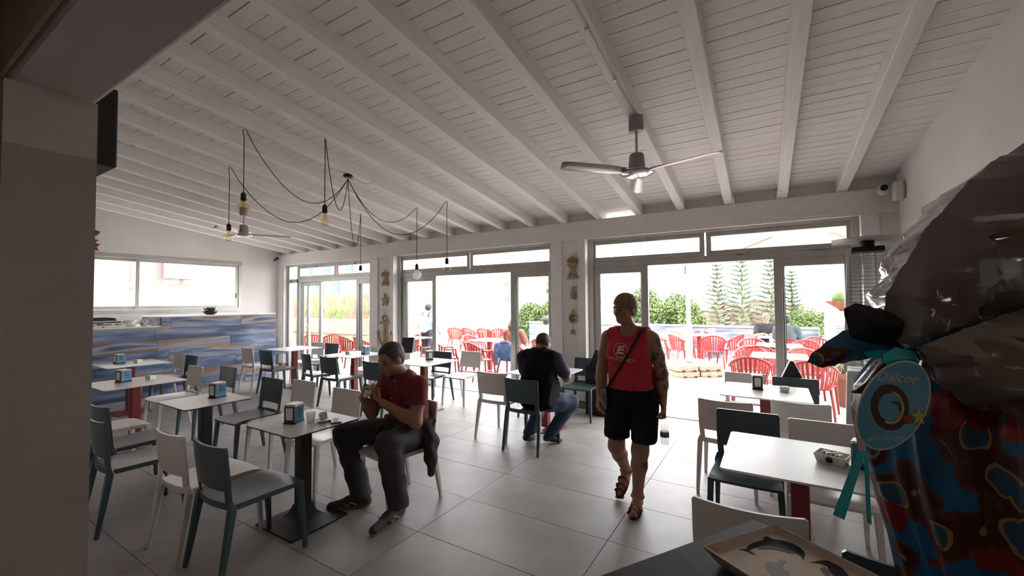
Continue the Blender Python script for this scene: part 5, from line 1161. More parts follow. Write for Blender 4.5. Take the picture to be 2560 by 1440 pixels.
# ---------------------------------------------------------------- man in the dark vest
m3 = thing('person', 'person in dark vest and jeans seen from behind, seated at a table', 'person', (-2.38, 4.26, 0), 0)
fl = Flesh(); f1 = (.08, 1, 0); P, N = (.085, -.02, .56), (.105, .045, 1.075); TF = torso(fl, P, N, f1, .215, (.195, .205, .195), (.13, .15, .14)); tor = Flesh(); tor.p = list(fl.p)
hc = (.10, .125, 1.165); fl.cap(N, (.10, .095, 1.12), .064, .06, .03); HF, hcc = head(fl, hc, (.22, .85, -.42), (0, .35, 1), 1.02)
SL_, SR_ = (-.115, .03, 1.01), (.320, .025, 1.01); EL, ER = (-.165, .15, .78), (.365, .17, .79); WL, WR = (-.02, .36, .785), (.245, .38, .785)
arm(fl, SL_, EL, WL, (.060, .047, .042, .032)); arm(fl, SR_, ER, WR, (.060, .047, .042, .032)); hand(fl, WL, (.4, .9, -.05), (0, 0, -1), (1, 0, 0), .175, (.3, .3, .3, .35), .3); hand(fl, WR, (-.45, .88, -.05), (0, 0, -1), (-1, 0, 0), .175, (.4, .4, .45, .5), .3)
H1, K1, A1 = (.18, .0, .53), (.335, .345, .47), (.135, .20, .10); H2, K2, A2 = (-.02, .0, .53), (-.03, .36, .47), (-.10, .12, .10); leg(fl, H1, K1, A1); leg(fl, H2, K2, A2)
nbody(m3, fl, [((-.30, -.22, .05), (.50, .60, 1.09), .0085), ((-.02, -.02, 1.06), (.22, .28, 1.32), .0045), ((-.10, .30, .70), (.34, .60, .86), .005)], [M_skin, M_eye, M_brow, M_lip], face_pick(HF, hcc, 1.02))
hair_cap(m3, HF, hcc, 1.02, hairmat('cropped_hair', (.035, .025, .022)), grow=.003, hairline=.06, back=-.03, side=.0, face_y=.03)
M_vest = mat('black_quilt', (.006, .005, .009), .85, spec=.2, var=.3, vscale=14); vf = Flesh(); vf.p = list(tor.p); vf.ell((.10, .0, .60), (.225, .17, .14), None, .06)
garment('vest', vf, .024, .009, [((0, 0, .475), (-.15, 0, -1)), ((na(SL_) + TF[0] * .0).tolist(), TF[0] * -1 if TF[0][0] > 0 else TF[0]), ((na(SR_)).tolist(), TF[0] if TF[0][0] > 0 else TF[0] * -1), ((0, 0, 1.125), (0, -.3, 1))], M_vest, m3, .006, (40, 36, 26))
M_navy = mat('navy_jersey', (.030, .024, .055), .85)
for S0, E0 in ((SL_, EL), (SR_, ER)): S0, E0 = na(S0), na(E0); sf = Flesh(); sf.cap(S0, S0 * .3 + E0 * .7, .066, .064, .04); garment('shirt_sleeve', sf, .012, .008, [], M_navy, m3, .004)
tr = Flesh(); tr.ell(P, (.19, .15, .12), None, .05); leg(tr, H1, K1, A1, (.108, .078, .066, .06)); leg(tr, H2, K2, A2, (.108, .078, .066, .06)); garment('jeans', tr, .010, .009, [((0, 0, .10), (0, 0, -1)), ((0, 0, .62), (0, 0, 1))], mat('indigo_denim', (.030, .050, .105), .85, var=.35, vscale=9), m3, .005)
M_shoe3 = mat('black_leather', (.014, .013, .013), .5, var=.3)
for A_, toe, heel in ((A1, (.20, .31, .005), (.115, .15, .04)), (A2, (-.12, .25, .005), (-.105, .06, .035))): shoe(m3, A_, toe, heel, M_shoe3, M_black, .007, 'shoe')
MB().tube([Vector((hcc + HF[0] * q * .078 + HF[2] * .02 + HF[1] * y).tolist()) for q, y in ((1, .05), (1, -.02), (1, -.06))], .003, 5).tube([Vector((hcc - HF[0] * .078 + HF[2] * .02 + HF[1] * y).tolist()) for y in (.05, -.02, -.06)], .003, 5).build('glasses_temple', M_black, m3)
# ---------------------------------------------------------------- people on the terrace
def sitter(lab, x, y, rz, skin, hair, topm, longhair=False, sleeves=True, glasses=False, headturn=0, lower=None):
    t = thing('person', lab, 'person', (x, y, 0), math.radians(rz)); fl = Flesh(); P, N = (0, .0, .55), (0, -.04, 1.04); TF = torso(fl, P, N, (0, -1, 0), .18); tor = Flesh(); tor.p = list(fl.p)
    hd_ = (math.sin(headturn), -math.cos(headturn), -.1); fl.cap(N, (0, -.06, 1.12), .055, .05, .03); HF, hcc = head(fl, (0, -.07, 1.175), hd_, (0, 0, 1), .98)
    aL = [(.19, -.02, .98), (.24, -.14, .73), (.10, -.36, .80)]; aR = [(-.19, -.02, .98), (-.24, -.14, .73), (-.10, -.36, .80)]
    for A, q in ((aL, -1), (aR, 1)): arm(fl, *A); hand(fl, A[2], (q * .5, -.85, .0), (0, 0, -1), (q, 0, 0), .17, (.4, .4, .45, .5), .3)
    for q in (-1, 1): leg(fl, (q * .09, -.02, .53), (q * .12, -.42, .49), (q * .12, -.38, .10)); foot(fl, (q * .12, -.38, .10), (q * .13, -.52, .035), (q * .12, -.34, .035))
    nbody(t, fl, [((-.36, -.62, 0), (.36, .2, 1.08), .013), ((-.12, -.2, 1.05), (.12, .06, 1.31), .006)], [skin, M_eye, M_brow, M_lip], face_pick(HF, hcc, .98))
    hair_cap(t, HF, hcc, .98, hair, .006, grow=.013, back=-.08, side=-.03)
    if longhair:
        lh_ = Flesh(); s_, f_, u_ = HF; c = hcc
        for q in (-.055, -.02, .02, .055): lh_.chain([c + s_ * q - f_ * .06 + u_ * .05, c + s_ * q * 1.3 - f_ * .09 - u_ * .07, c + s_ * q * 1.4 - f_ * .08 - u_ * .2], [.045, .045, .025], .03)
        garment('long_hair', lh_, 0, .009, [], hair, t, .006, (90, 60, 20))
    if sleeves:
        for A in (aL, aR): S0, E0 = na(A[0]), na(A[1]); tor.cap(S0, S0 * .3 + E0 * .7, .062, .06, .04)
    garment('top', tor, .014, .012, [((0, 0, .52), (0, 0, -1)), lambda X: .07 - np.linalg.norm(X - na((0, -.07, 1.09)), axis=-1)], topm, t, .004)
    tr = Flesh(); tr.ell(P, (.17, .13, .12), None, .05)
    for q in (-1, 1): leg(tr, (q * .09, -.02, .53), (q * .12, -.42, .49), (q * .12, -.38, .10), (.1, .075, .066, .06))
    garment('trousers', tr, .012, .013, [((0, 0, .09), (0, 0, -1))], lower or M_trou, t, .004)
    if glasses:
        s_, f_, u_ = HF
        for q in (-1, 1): MB().tube([Vector((hcc + s_ * (q * .034 + .022 * math.cos(a)) + f_ * .088 + u_ * (-.002 + .016 * math.sin(a))).tolist()) for a in np.linspace(0, 6.283, 13)], .003, 4).build('glasses_rim', M_black, t)
    return t
BR = hairmat('brown_hair', (.10, .055, .03)); DK = hairmat('black_hair', (.02, .018, .018))
sitter('person with long brown hair in a rust top on the terrace, seen from behind', -4.80, 7.82, 180, M_skin2, BR, mat('rust_knit', (.30, .10, .07), .85), True, True, True, -.9)
sitter('person in a pale striped shirt seen from behind through the door leaf', -4.52, 8.80, 180, M_skin2, DK, mat('pale_stripe', (.55, .60, .68), .85, c2=(.75, .75, .76), vscale=30, stretch=(6, 1, .1)))
sitter('person with glasses facing the room through the door leaf', -4.25, 9.85, 0, M_skin2, BR, mat('white_blouse', (.72, .68, .66), .85), True, True, True)
sitter('person in a black T-shirt at the parapet, facing the room', -.18, 12.66, 8, M_skin, hairmat('grey_hair', (.10, .09, .085)), mat('black_tee', (.015, .015, .018), .85), glasses=True)
sitter('person in a grey top at the parapet, seen from behind', .25, 11.45, 180, M_skin2, DK, mat('slate_top', (.06, .08, .09), .85))
# denim jacket over the chair back
dj = Flesh(); dj.ell((-4.80, 7.50, .62), (.25, .05, .22), None, .04); dj.chain([(-4.99, 7.48, .74), (-5.04, 7.47, .5), (-5.02, 7.47, .34)], [.05, .055, .045], .04); dj.chain([(-4.62, 7.48, .74), (-4.58, 7.47, .5), (-4.60, 7.47, .25)], [.06, .07, .05], .04)
djo = garment('denim_jacket', dj, 0, .011, [], mat('blue_denim', (.08, .14, .26), .85, var=.3, vscale=10), None, .008, (50, 40, 9)); tag(djo, 'blue denim jacket hung over the chair of the long-haired person', 'jacket')
# standing backpacker
bpk = thing('person', 'person standing on the terrace in light blue shirt, seen from behind', 'person', (-8.02, 8.62, 0), math.radians(8)); fl = Flesh(); P, N = (0, 0, .86), (0, .0, 1.36); TF = torso(fl, P, N, (0, 1, 0), .18); tor = Flesh(); tor.p = list(fl.p)
fl.cap(N, (0, .03, 1.44), .052, .05, .03); HF, hcc = head(fl, (0, .04, 1.49), (-.2, .95, -.15), (0, 0, 1), .97)
aL = [(-.19, .0, 1.30), (-.27, -.02, 1.04), (-.26, .14, .86)]; aR = [(.19, .0, 1.30), (.27, -.02, 1.04), (.26, .14, .86)]
for A in (aL, aR): arm(fl, *A); hand(fl, A[2], (0, .7, -.7), (0, 0, -1), (-A[0][0], 0, 0), .165, (.5, .5, .5, .5), .4)
for q in (-1, 1): leg(fl, (q * .09, 0, .82), (q * .10, .02, .45), (q * .10, .0, .09)); foot(fl, (q * .10, 0, .09), (q * .12, .15, .03), (q * .10, -.05, .034))
nbody(bpk, fl, [((-.4, -.25, 0), (.4, .35, 1.4), .013), ((-.12, -.1, 1.37), (.12, .2, 1.64), .006)], [M_skin2, M_eye, M_brow, M_lip], face_pick(HF, hcc, .97)); hair_cap(bpk, HF, hcc, .97, DK, .006, grow=.02, back=-.14, side=-.08)
for A in (aL, aR): S0, E0, W0 = na(A[0]), na(A[1]), na(A[2]); tor.cap(S0, E0, .062, .060, .04); tor.cap(E0, E0 * .6 + W0 * .4, .06, .058, .04)
garment('shirt', tor, .016, .012, [((0, 0, .80), (0, 0, -1)), lambda X: .065 - np.linalg.norm(X - na((0, .03, 1.41)), axis=-1)], mat('sky_shirt', (.36, .47, .56), .85), bpk, .005)
tr = Flesh(); tr.ell(P, (.17, .125, .13), None, .05)
for q in (-1, 1): leg(tr, (q * .09, 0, .82), (q * .10, .02, .45), (q * .10, .0, .09), (.105, .08, .07, .065))
garment('dark_trousers', tr, .012, .013, [((0, 0, .06), (0, 0, -1)), ((0, 0, .98), (0, 0, 1))], M_trou, bpk, .004)
bk_ = thing('backpack', 'pale grey backpack on the standing person\'s back', 'backpack', (-8.02, 8.62, 0), math.radians(8)); bf = Flesh(); bf.cap((0, -.19, 1.20), (0, -.20, .95), .10, .12, .03); bf.cap((.03, -.2, 1.2), (.04, -.21, .95), .10, .11, .03); garment('pack', bf, 0, .012, [lambda X: -(X[..., 1] + .31)], mat('pale_pack', (.42, .46, .49), .8), bk_, .003)
for q in (-1, 1): MB().tube(catmull([(q * .07, -.12, 1.18), (q * .10, -.10, 1.33), (q * .10, .0, 1.40), (q * .12, .12, 1.28)], 5), .02, 6, ell=.3).build('strap', M_black, bk_, True)
# ================================================================ FOREGROUND: bar counter, tray, gift egg
from mathutils.geometry import delaunay_2d_cdt
M_slate = mat('dark_slate_wood', (.012, .011, .012), .6, c2=(.024, .023, .024), vscale=4, stretch=(2, 12, 2), bump=.04, bscale=30, spec=.3)
K = V(-.06, 1.37, 0); CZ = 1.05; ca = math.atan2(-.53, .848)
bc = thing('bar_counter', 'dark slate bar counter with a pointed corner in the foreground', 'counter', K, ca)      # x along the far edge, -y towards the barman
MB().span((0, -.92, CZ - .04), (1.22, 0, CZ)).build('slab', M_slate, bc, bevel=.004)
MB().span((.08, -.80, 0), (1.14, -.10, CZ - .04)).build('cabinet', M_black, bc)
for k in range(3): MB().span((.10 + .35 * k, -.098, .08), (.43 + .35 * k, -.085, CZ - .07)).build('front_panel', M_slate, bc, bevel=.003)
# tray
tr_ = thing('dolphin_tray', 'glazed beige rectangular tray painted with dolphins on the dark bar top', 'tray', (-.0111, 1.2913, CZ), math.atan2(-.5754, .8178))
M_glaze = mat('beige_glaze', (.46, .36, .27), .22, c2=(.60, .50, .40), vscale=7, coat=.4); M_rim = mat('brown_glaze', (.36, .27, .205), .22, c2=(.50, .41, .34), vscale=5, coat=.4)
LX, LY = .46, .248; ring = lambda i, z: [(i, -i, z), (LX - i, -i, z), (LX - i, -LY + i, z), (i, -LY + i, z)]
R_ = [ring(.022, .002), ring(.004, .028), ring(.0, .035), ring(.004, .036), ring(.013, .022), ring(.016, .0195)]
vs = [p for q in R_ for p in q]; fs = [(i * 4 + k, i * 4 + (k + 1) % 4, i * 4 + 4 + (k + 1) % 4, i * 4 + 4 + k) for i in range(5) for k in range(4)] + [(3, 2, 1, 0)]
MB().add(vs, fs).build('rim', M_rim, tr_, bevel=.003, seg=2); MB().add(ring(.016, .0196) + ring(.016, .012), [(0, 1, 2, 3), (7, 6, 5, 4)]).build('base', M_glaze, tr_)
M_dol = mat('dolphin_grey', (.018, .019, .022), .5, spec=.15); M_bel = mat('dolphin_belly', (.14, .125, .105), .5, spec=.2); M_fsh = mat('fish_purple', (.16, .115, .12), .3)
def flat(par, name, poly, m, z, t=.0004):
    vs, es, fc, *_ = delaunay_2d_cdt([Vector(p) for p in poly], [(i, (i + 1) % len(poly)) for i in range(len(poly))], [], 1, 1e-6)
    b = MB(); b.thick([(v.x, v.y, z) for v in vs], [tuple(f) for f in fc], (0, 0, t)); return b.build(name, m, par)
FAN = [(-0.1759, 0.0179, 0.5852), (-0.1688, 0.0189, 0.6192), (-0.1556, 0.0196, 0.6417), (-0.1413, 0.0202, 0.6615), (-0.1069, 0.0219, 0.7151), (-0.0715, 0.0229, 0.7489), (-0.0355, 0.0238, 0.7758), (0.0072, 0.0248, 0.8078), (0.0756, 0.0259, 0.8442), (0.1664, 0.026, 0.8492), (0.2049, 0.0211, 0.6902), (0.1529, 0.0168, 0.5488), (0.0392, 0.0158, 0.5184), (-0.0288, 0.0163, 0.5331), (-0.0912, 0.0163, 0.5335), (-0.1534, 0.0168, 0.551)]
SKIRT = [(-0.2092, 0.1168, 0.5502), (-0.1951, 0.1163, 0.5345), (-0.1858, 0.1157, 0.5132), (-0.1576, 0.1149, 0.487), (-0.1199, 0.1144, 0.4725), (-0.0822, 0.1142, 0.4652), (-0.0161, 0.1139, 0.4553), (0.0409, 0.1149, 0.4879), (0.0321, 0.1178, 0.5825), (-0.0812, 0.1183, 0.5975), (-0.1571, 0.1174, 0.5697)]
FLAP = [(-0.2301, 0.0383, 0.5972), (-0.2147, 0.0385, 0.6043), (-0.1955, 0.0383, 0.5997), (-0.1736, 0.0382, 0.5941), (-0.149, 0.0377, 0.5802), (-0.1602, 0.0369, 0.5529), (-0.1931, 0.0369, 0.552), (-0.2096, 0.0369, 0.5532), (-0.2232, 0.0371, 0.5588), (-0.2286, 0.0377, 0.5808)]
LEAF1 = [(-0.2682, 0.0159, 0.5206), (-0.2613, 0.0162, 0.5319), (-0.2442, 0.0167, 0.546), (-0.2157, 0.0173, 0.5656), (-0.1874, 0.0172, 0.5626), (-0.1421, 0.0168, 0.5509), (-0.1252, 0.0163, 0.5338), (-0.1649, 0.0161, 0.5284), (-0.2104, 0.0159, 0.5202), (-0.2473, 0.0156, 0.512)]
LEAF2 = [(-0.2232, 0.0347, 0.4821), (-0.21, 0.0349, 0.4886), (-0.1825, 0.0355, 0.5092), (-0.1659, 0.036, 0.5228), (-0.1484, 0.036, 0.5227), (-0.1485, 0.0354, 0.5062), (-0.1744, 0.0349, 0.49), (-0.1882, 0.0346, 0.4791), (-0.2101, 0.0346, 0.4793)]
LOOP = [(-0.2227, 0.0865, 0.5404), (-0.2056, 0.0868, 0.5488), (-0.1831, 0.0866, 0.5436), (-0.1782, 0.0862, 0.5301), (-0.1908, 0.086, 0.5226), (-0.2118, 0.086, 0.5228), (-0.2228, 0.0862, 0.5304)]
LOOP2 = [(-0.2208, 0.0565, 0.5393), (-0.1964, 0.0566, 0.5433), (-0.1864, 0.0565, 0.539), (-0.197, 0.0562, 0.5306), (-0.2156, 0.0563, 0.5324)]
RIB1 = [(-0.246, 0.0726, 0.4153), (-0.2353, 0.0726, 0.4152), (-0.2655, 0.07, 0.3287), (-0.2792, 0.0702, 0.3349)]
RIB2 = [(-0.2207, 0.0524, 0.408), (-0.2154, 0.0524, 0.4069), (-0.214, 0.0494, 0.3117), (-0.2192, 0.0495, 0.3144)]
DOL1 = [(0.0245, 0.1626), (0.0312, 0.1423), (0.0253, 0.132), (0.0208, 0.1099), (0.0224, 0.0693), (0.0158, 0.063), (0.0059, 0.0578), (0.0174, 0.0467), (0.029, 0.0462), (0.0409, 0.0322), (0.0574, 0.0199), (0.0784, 0.0211), (0.0949, 0.0304), (0.103, 0.0421), (0.1117, 0.059), (0.1112, 0.0637), (0.1036, 0.0555), (0.0915, 0.053), (0.0804, 0.0552), (0.0646, 0.0674), (0.0508, 0.0749), (0.0411, 0.0886), (0.038, 0.1114), (0.0371, 0.129), (0.0385, 0.1414), (0.0577, 0.1436), (0.0477, 0.151), (0.0377, 0.1509)]
BEL1 = [(0.038, 0.1114), (0.0411, 0.0886), (0.0508, 0.0749), (0.0646, 0.0674), (0.0804, 0.0552), (0.0915, 0.053), (0.0842, 0.0693), (0.0688, 0.0736), (0.0535, 0.0924), (0.0428, 0.118)]
DOL2 = [(0.123, 0.0621), (0.1275, 0.0449), (0.129, 0.0309), (0.137, 0.0165), (0.1479, 0.0132), (0.165, 0.016), (0.1832, 0.0275), (0.1959, 0.0431), (0.1915, 0.0592), (0.1781, 0.0644), (0.1629, 0.0537), (0.1485, 0.0394), (0.1371, 0.0445), (0.1311, 0.0509)]
BEL2 = [(0.1474, 0.0621), (0.1481, 0.047), (0.1583, 0.051), (0.1707, 0.062), (0.1721, 0.0779), (0.1601, 0.073)]
FISH = [(0.0861, 0.1517), (0.0861, 0.1413), (0.096, 0.1296), (0.09, 0.1077), (0.1014, 0.1035), (0.1072, 0.1253), (0.1169, 0.1372), (0.1317, 0.1367), (0.1454, 0.1627), (0.1356, 0.1849), (0.1117, 0.1752), (0.0959, 0.1641)]
for nm, poly, m, z in (('dolphin', DOL1, M_dol, .0197), ('dolphin_underside', BEL1, M_bel, .0201), ('dolphin', DOL2, M_dol, .0197), ('dolphin_underside', BEL2, M_bel, .0201), ('painted_fish', FISH, M_fsh, .0197)):
    flat(tr_, nm, [(x, -y) for x, y in poly], m, z)
for x, y in ((.098, -.036), (.131, -.035)): MB().lathe([(.002, 0), (.002, .0006)], (x, y, .0202), 8).build('dolphin_eye', M_bel, tr_)
# gift egg
M_foil = bpy.data.materials.new('printed_blue_foil'); M_foil.use_nodes = True
def foil_nodes(m):
    nt = m.node_tree; N_ = nt.nodes; L = nt.links; p = N_['Principled BSDF']; p.inputs['Roughness'].default_value = .38; p.inputs['Coat Weight'].default_value = .12
    tc = N_.new('ShaderNodeTexCoord'); nz = N_.new('ShaderNodeTexNoise'); nz.inputs['Scale'].default_value = 14; L.new(tc.outputs['Object'], nz.inputs[0])
    ad = N_.new('ShaderNodeVectorMath'); ad.operation = 'MULTIPLY_ADD'; L.new(nz.outputs['Color'], ad.inputs[0]); ad.inputs[1].default_value = (.05, .05, .05); L.new(tc.outputs['Object'], ad.inputs[2])
    v = N_.new('ShaderNodeTexVoronoi'); v.inputs['Scale'].default_value = 14; L.new(ad.outputs[0], v.inputs['Vector'])
    r = N_.new('ShaderNodeValToRGB'); r.color_ramp.interpolation = 'CONSTANT'; L.new(v.outputs['Distance'], r.inputs[0]); e = r.color_ramp.elements
    e[0].position = 0; e[0].color = (.030, .075, .12, 1); e[1].position = .26; e[1].color = (.30, .17, .07, 1)
    for ps, c in ((.31, (.055, .016, .010)), (.47, (.10, .028, .018)), (.52, (.016, .105, .24)), (.80, (.012, .085, .20))): a = e.new(ps); a.color = (*c, 1)
    v2 = N_.new('ShaderNodeTexVoronoi'); v2.inputs['Scale'].default_value = 19; L.new(ad.outputs[0], v2.inputs['Vector'])
    r2 = N_.new('ShaderNodeValToRGB'); r2.color_ramp.interpolation = 'CONSTANT'; L.new(v2.outputs['Color'], r2.inputs[0]); f = r2.color_ramp.elements
    f[0].position = 0; f[0].color = (0, 0, 0, 1); f[1].position = .70; f[1].color = (1, 1, 1, 1)
    th = N_.new('ShaderNodeMath'); th.operation = 'LESS_THAN'; L.new(v2.outputs['Distance'], th.inputs[0]); th.inputs[1].default_value = .42
    mu = N_.new('ShaderNodeMath'); mu.operation = 'MULTIPLY'; L.new(th.outputs[0], mu.inputs[0]); L.new(r2.outputs[0], mu.inputs[1])
    r3 = N_.new('ShaderNodeValToRGB'); r3.color_ramp.interpolation = 'CONSTANT'; sx = N_.new('ShaderNodeSeparateColor'); L.new(v2.outputs['Color'], sx.inputs[0]); L.new(sx.outputs[1], r3.inputs[0]); g = r3.color_ramp.elements
    g[0].position = 0; g[0].color = (.38, .26, .045, 1); g[1].position = .5; g[1].color = (.20, .018, .022, 1)
    mx = N_.new('ShaderNodeMix'); mx.data_type = 'RGBA'; L.new(mu.outputs[0], mx.inputs[0]); L.new(r.outputs[0], mx.inputs[6]); L.new(r3.outputs[0], mx.inputs[7]); L.new(mx.outputs[2], p.inputs['Base Color'])
foil_nodes(M_foil)
eg = thing('gift_egg', 'large gift egg in printed blue foil with grey cellophane, standing on the bar top', 'easter egg', (.259, .887, CZ), math.atan2(.525, .851))   # local x right, -y towards the camera
prof = [(.0, 0), (.075, .0), (.082, .02), (.092, .1), (.115, .2), (.128, .25), (.147, .31), (.163, .37), (.170, .43), (.163, .47), (.13, .51), (.08, .54), (.04, .56), (.035, .58), (.06, .61)]
NS = 96; vs = []
for r0, z in prof:
    for k in range(NS):
        a = 2 * math.pi * k / NS; amp = .013 * (abs(z - .30) / .3) ** 1.0 + .005; q = r0 * .84 + (amp * (math.sin(a * 11 + 1.5 * math.sin(a * 3) + z * 3) + .5 * math.sin(a * 23 + z * 9)) if r0 > .05 else 0)
        vs.append((q * math.cos(a) - .005, q * math.sin(a), z))
b = MB(); b.add(vs, [(i * NS + k, i * NS + (k + 1) % NS, (i + 1) * NS + (k + 1) % NS, (i + 1) * NS + k) for i in range(len(prof) - 1) for k in range(NS)]); b.build('foil_body', M_foil, eg, 50)
def inside(poly, x, y):
    c = False; n = len(poly)
    for i in range(n):
        x0, y0 = poly[i]; x1, y1 = poly[i - 1]
        if (y0 > y) != (y1 > y) and x < (x1 - x0) * (y - y0) / (y1 - y0) + x0: c = not c
    return c
def edge_d(poly, x, y):
    p = V(x, y); d = 9
    for i in range(len(poly)):
        a, b_ = Vector(poly[i]), Vector(poly[i - 1]); t = max(0, min(1, (p - a).dot(b_ - a) / ((b_ - a).length_squared + 1e-9))); d = min(d, (p - a - (b_ - a) * t).length)
    return d
from mathutils import noise as mnoise
def crumple(par, name, P3, m, bulge, step, crease=.012, jag=.004, back=.6, seed=1, ridge=None, radial=True):
    """closed crumpled bag: front and back sheets over a traced outline, folded by radiating creases"""
    R0 = random.Random(seed); y0 = sum(-p[1] for p in P3) / len(P3); P2 = []
    for i in range(len(P3)):
        a, c = P3[i], P3[(i + 1) % len(P3)]; n = max(1, int(math.hypot(c[0] - a[0], c[2] - a[2]) / step))
        for k in range(n): t = k / n; P2.append((a[0] + (c[0] - a[0]) * t + R0.uniform(-jag, jag) * .5, a[2] + (c[2] - a[2]) * t + R0.uniform(-jag, jag) * .5))
    xs = [p[0] for p in P2]; zs = [p[1] for p in P2]; pts = list(P2); x = min(xs)
    while x < max(xs):
        z = min(zs)
        while z < max(zs):
            q = (x + R0.uniform(-.3, .3) * step, z + R0.uniform(-.3, .3) * step)
            if inside(P2, *q) and edge_d(P2, *q) > step * .5: pts.append(q)
            z += step
        x += step
    n2 = len(P2); vv, ee, ff, *_ = delaunay_2d_cdt([Vector(p) for p in pts], [(i, (i + 1) % n2) for i in range(n2)], [], 1, 1e-6)
    rx, rz = ridge or (sum(xs) / len(xs), sum(zs) / len(zs)); b = MB(); out = []
    for sgn, kb in ((-1, 1.0), (1, back)):
        lay = []
        for v in vv:
            d = edge_d(P2, v.x, v.y); an = math.atan2(v.y - rz, v.x - rx); rr = math.hypot(v.x - rx, v.y - rz)
            c1 = Vector((math.cos(an) * 2.6 + seed, math.sin(an) * 2.6, rr * 5 + sgn * 3)); c2 = Vector((v.x * 22 + seed, v.y * 22, sgn * 5)); c3 = Vector((v.x * 55, v.y * 55 + seed, sgn))
            rn = lambda c: 1 - 2 * abs(mnoise.noise(c))
            fold = (1.1 * rn(c1) * min(1, rr / .06) if radial else 0) + .7 * rn(c2) + .35 * rn(c3)
            hgt = bulge * kb * (1 - math.exp(-d / (.35 * max(bulge, .02)))) + min(1, d / .025) * crease * fold
            lay.append((v.x, y0 + sgn * max(.0006, hgt), v.y))
        out.append(lay)
    b.add(out[0], [tuple(f) for f in ff]); b.add(out[1], [tuple(f[::-1]) for f in ff])
    return b.build(name, m, par, 28)
def cello(name, c, alpha, rough):
    m = mat(name, c, rough, coat=.6); nt = m.node_tree; N_ = nt.nodes; L = nt.links; o = N_['Material Output']; p = N_['Principled BSDF']
    t = N_.new('ShaderNodeBsdfTransparent'); t.inputs[0].default_value = (.75, .72, .70, 1); mx = N_.new('ShaderNodeMixShader'); mx.inputs[0].default_value = alpha
    L.new(t.outputs[0], mx.inputs[1]); L.new(p.outputs[0], mx.inputs[2]); L.new(mx.outputs[0], o.inputs[0]); return m
M_film = cello('smoky_cellophane', (.15, .12, .108), .80, .13); M_film2 = cello('smoky_cellophane_lower', (.17, .14, .125), .86, .15)
FAN = [(x + (.014 if i < 6 else 0), y, z) for i, (x, y, z) in enumerate(FAN)]
crumple(eg, 'cellophane_fan', FAN, M_film, .075, .0075, .020, .003, .9, 3, (-.01, .54))
crumple(eg, 'cellophane_skirt', SKIRT, M_film2, .045, .007, .016, .004, .6, 5, (-.03, .56))
crumple(eg, 'foil_flap', FLAP, M_black, .018, .007, .005, .002, .8, 7)
crumple(eg, 'foil_leaf', LEAF1, M_foil, .022, .007, .007, .002, .8, 9); crumple(eg, 'foil_leaf', LEAF2, M_foil, .016, .006, .005, .002, .8, 11)
M_rib = mat('turquoise_ribbon', (.02, .42, .50), .4, coat=.2)
crumple(eg, 'ribbon_loop', LOOP, M_rib, .022, .012, .001, .0005, .6, 13); crumple(eg, 'ribbon_loop', LOOP2, M_rib, .012, .012, .001, .0005, .6, 15)
crumple(eg, 'ribbon_tail', RIB1, M_rib, .0016, .014, .0006, .0003, .8, 17); crumple(eg, 'ribbon_tail', RIB2, M_rib, .0012, .014, .0004, .0002, .8, 19)
# oval swing tag
tg = thing('swing_tag', 'oval blue swing tag with chocolate picture hanging from the gift egg', 'tag', (0, 0, 0)); 
tg.matrix_world = Matrix.Translation((.259, .887, CZ)) @ Matrix.Rotation(math.atan2(.525, .851), 4, 'Z') @ Matrix.Translation((-.2405, -.118, .4845)) @ Matrix.Rotation(math.radians(-8), 4, 'Z') @ Matrix.Rotation(math.radians(90), 4, 'X')
til = math.radians(-27)
def ov(a, b_, n=40): return [(a * math.cos(t) * math.cos(til) - b_ * math.sin(t) * math.sin(til), a * math.cos(t) * math.sin(til) + b_ * math.sin(t) * math.cos(til)) for t in np.linspace(0, 2 * math.pi, n, endpoint=False)]
M_tagb = mat('tag_blue', (.06, .30, .50), .18, coat=.7); M_tagw = mat('tag_border', (.55, .55, .55), .3); M_choc = mat('chocolate', (.06, .018, .012), .3); M_cream_ = mat('cream_filling', (.55, .38, .14), .4); M_redw = mat('red_wrapper', (.30, .03, .035), .4); M_yel = mat('yellow_flower', (.60, .42, .05), .5)
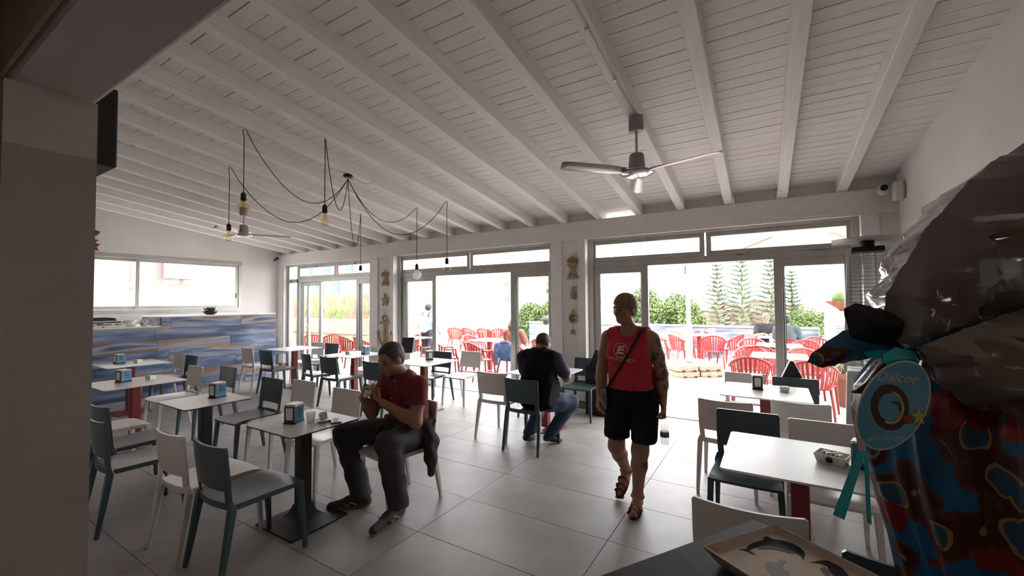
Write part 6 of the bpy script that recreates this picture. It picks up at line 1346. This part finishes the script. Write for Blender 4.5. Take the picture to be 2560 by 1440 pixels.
flat(tg, 'border', ov(.0345, .0565), M_tagw, 0, .0012); flat(tg, 'card_face', ov(.0325, .0545), M_tagb, .0012, .0004)
def ringp(cx_, cy_, r1, r2, m, z, name, a0=0, a1=2 * math.pi, sx=.75):
    b = MB(); n = 26; T_ = np.linspace(a0, a1, n); vs = []
    for t in T_: vs += [(cx_ + r1 * sx * math.cos(t), cy_ + r1 * math.sin(t), z), (cx_ + r2 * sx * math.cos(t), cy_ + r2 * math.sin(t), z)]
    b.thick(vs, [(2 * i, 2 * i + 1, 2 * i + 3, 2 * i + 2) for i in range(n - 1)], (0, 0, .0003)); return b.build(name, m, tg)
ringp(-.004, -.002, .0165, .027, M_choc, .0017, 'chocolate_ring'); ringp(-.004, -.002, .0165, .0195, M_cream_, .0021, 'cream_edge', -2.0, 1.4); ringp(.001, -.003, .006, .0085, M_choc, .0021, 'chocolate_curl', -.4, 2.0)
flat(tg, 'red_wrapper', [(.009, -.012), (.018, -.010), (.020, -.019), (.010, -.021)], M_redw, .0022)
flat(tg, 'yellow_flower', [(.0255 + (.009 if k % 2 == 0 else .0035) * math.sin(k * math.pi / 5), -.012 + (.011 if k % 2 == 0 else .0035) * math.cos(k * math.pi / 5)) for k in range(10)], M_yel, .0024)
M_silv = mat('silver_lettering', (.55, .52, .5), .35, .3)
for s_, size, x, y, rot, sh in (('Dalcor', .0155, .004, .0325, -.08, .35), ('uovo al Latte', .0072, -.010, -.0375, .10, 0)):
    v, f_ = text_mesh(s_, size, .0002, shear=sh); o = MB().add(v, f_).build('tag_lettering', M_silv, tg); o.location = (x, y, .0018); o.rotation_euler = (0, 0, rot)
lamp = bpy.data.lights.new('bar_lamp', 'AREA'); lamp.energy = 2.6; lamp.size = .5; lamp.color = (1, .84, .68)
lo_ = bpy.data.objects.new('bar_lamp', lamp); col.objects.link(lo_); lo_.location = (-.8, -1.2, 2.85)
bl_ = thing('ceiling_lamp', 'round ceiling lamp of the bar behind the camera', 'lamp', (-.8, -1.2, 2.87)); MB().lathe([(.3, .13), (.3, .02), (.27, .0), (.27, .1)], n=24).build('lamp_ring', M_wht, bl_)
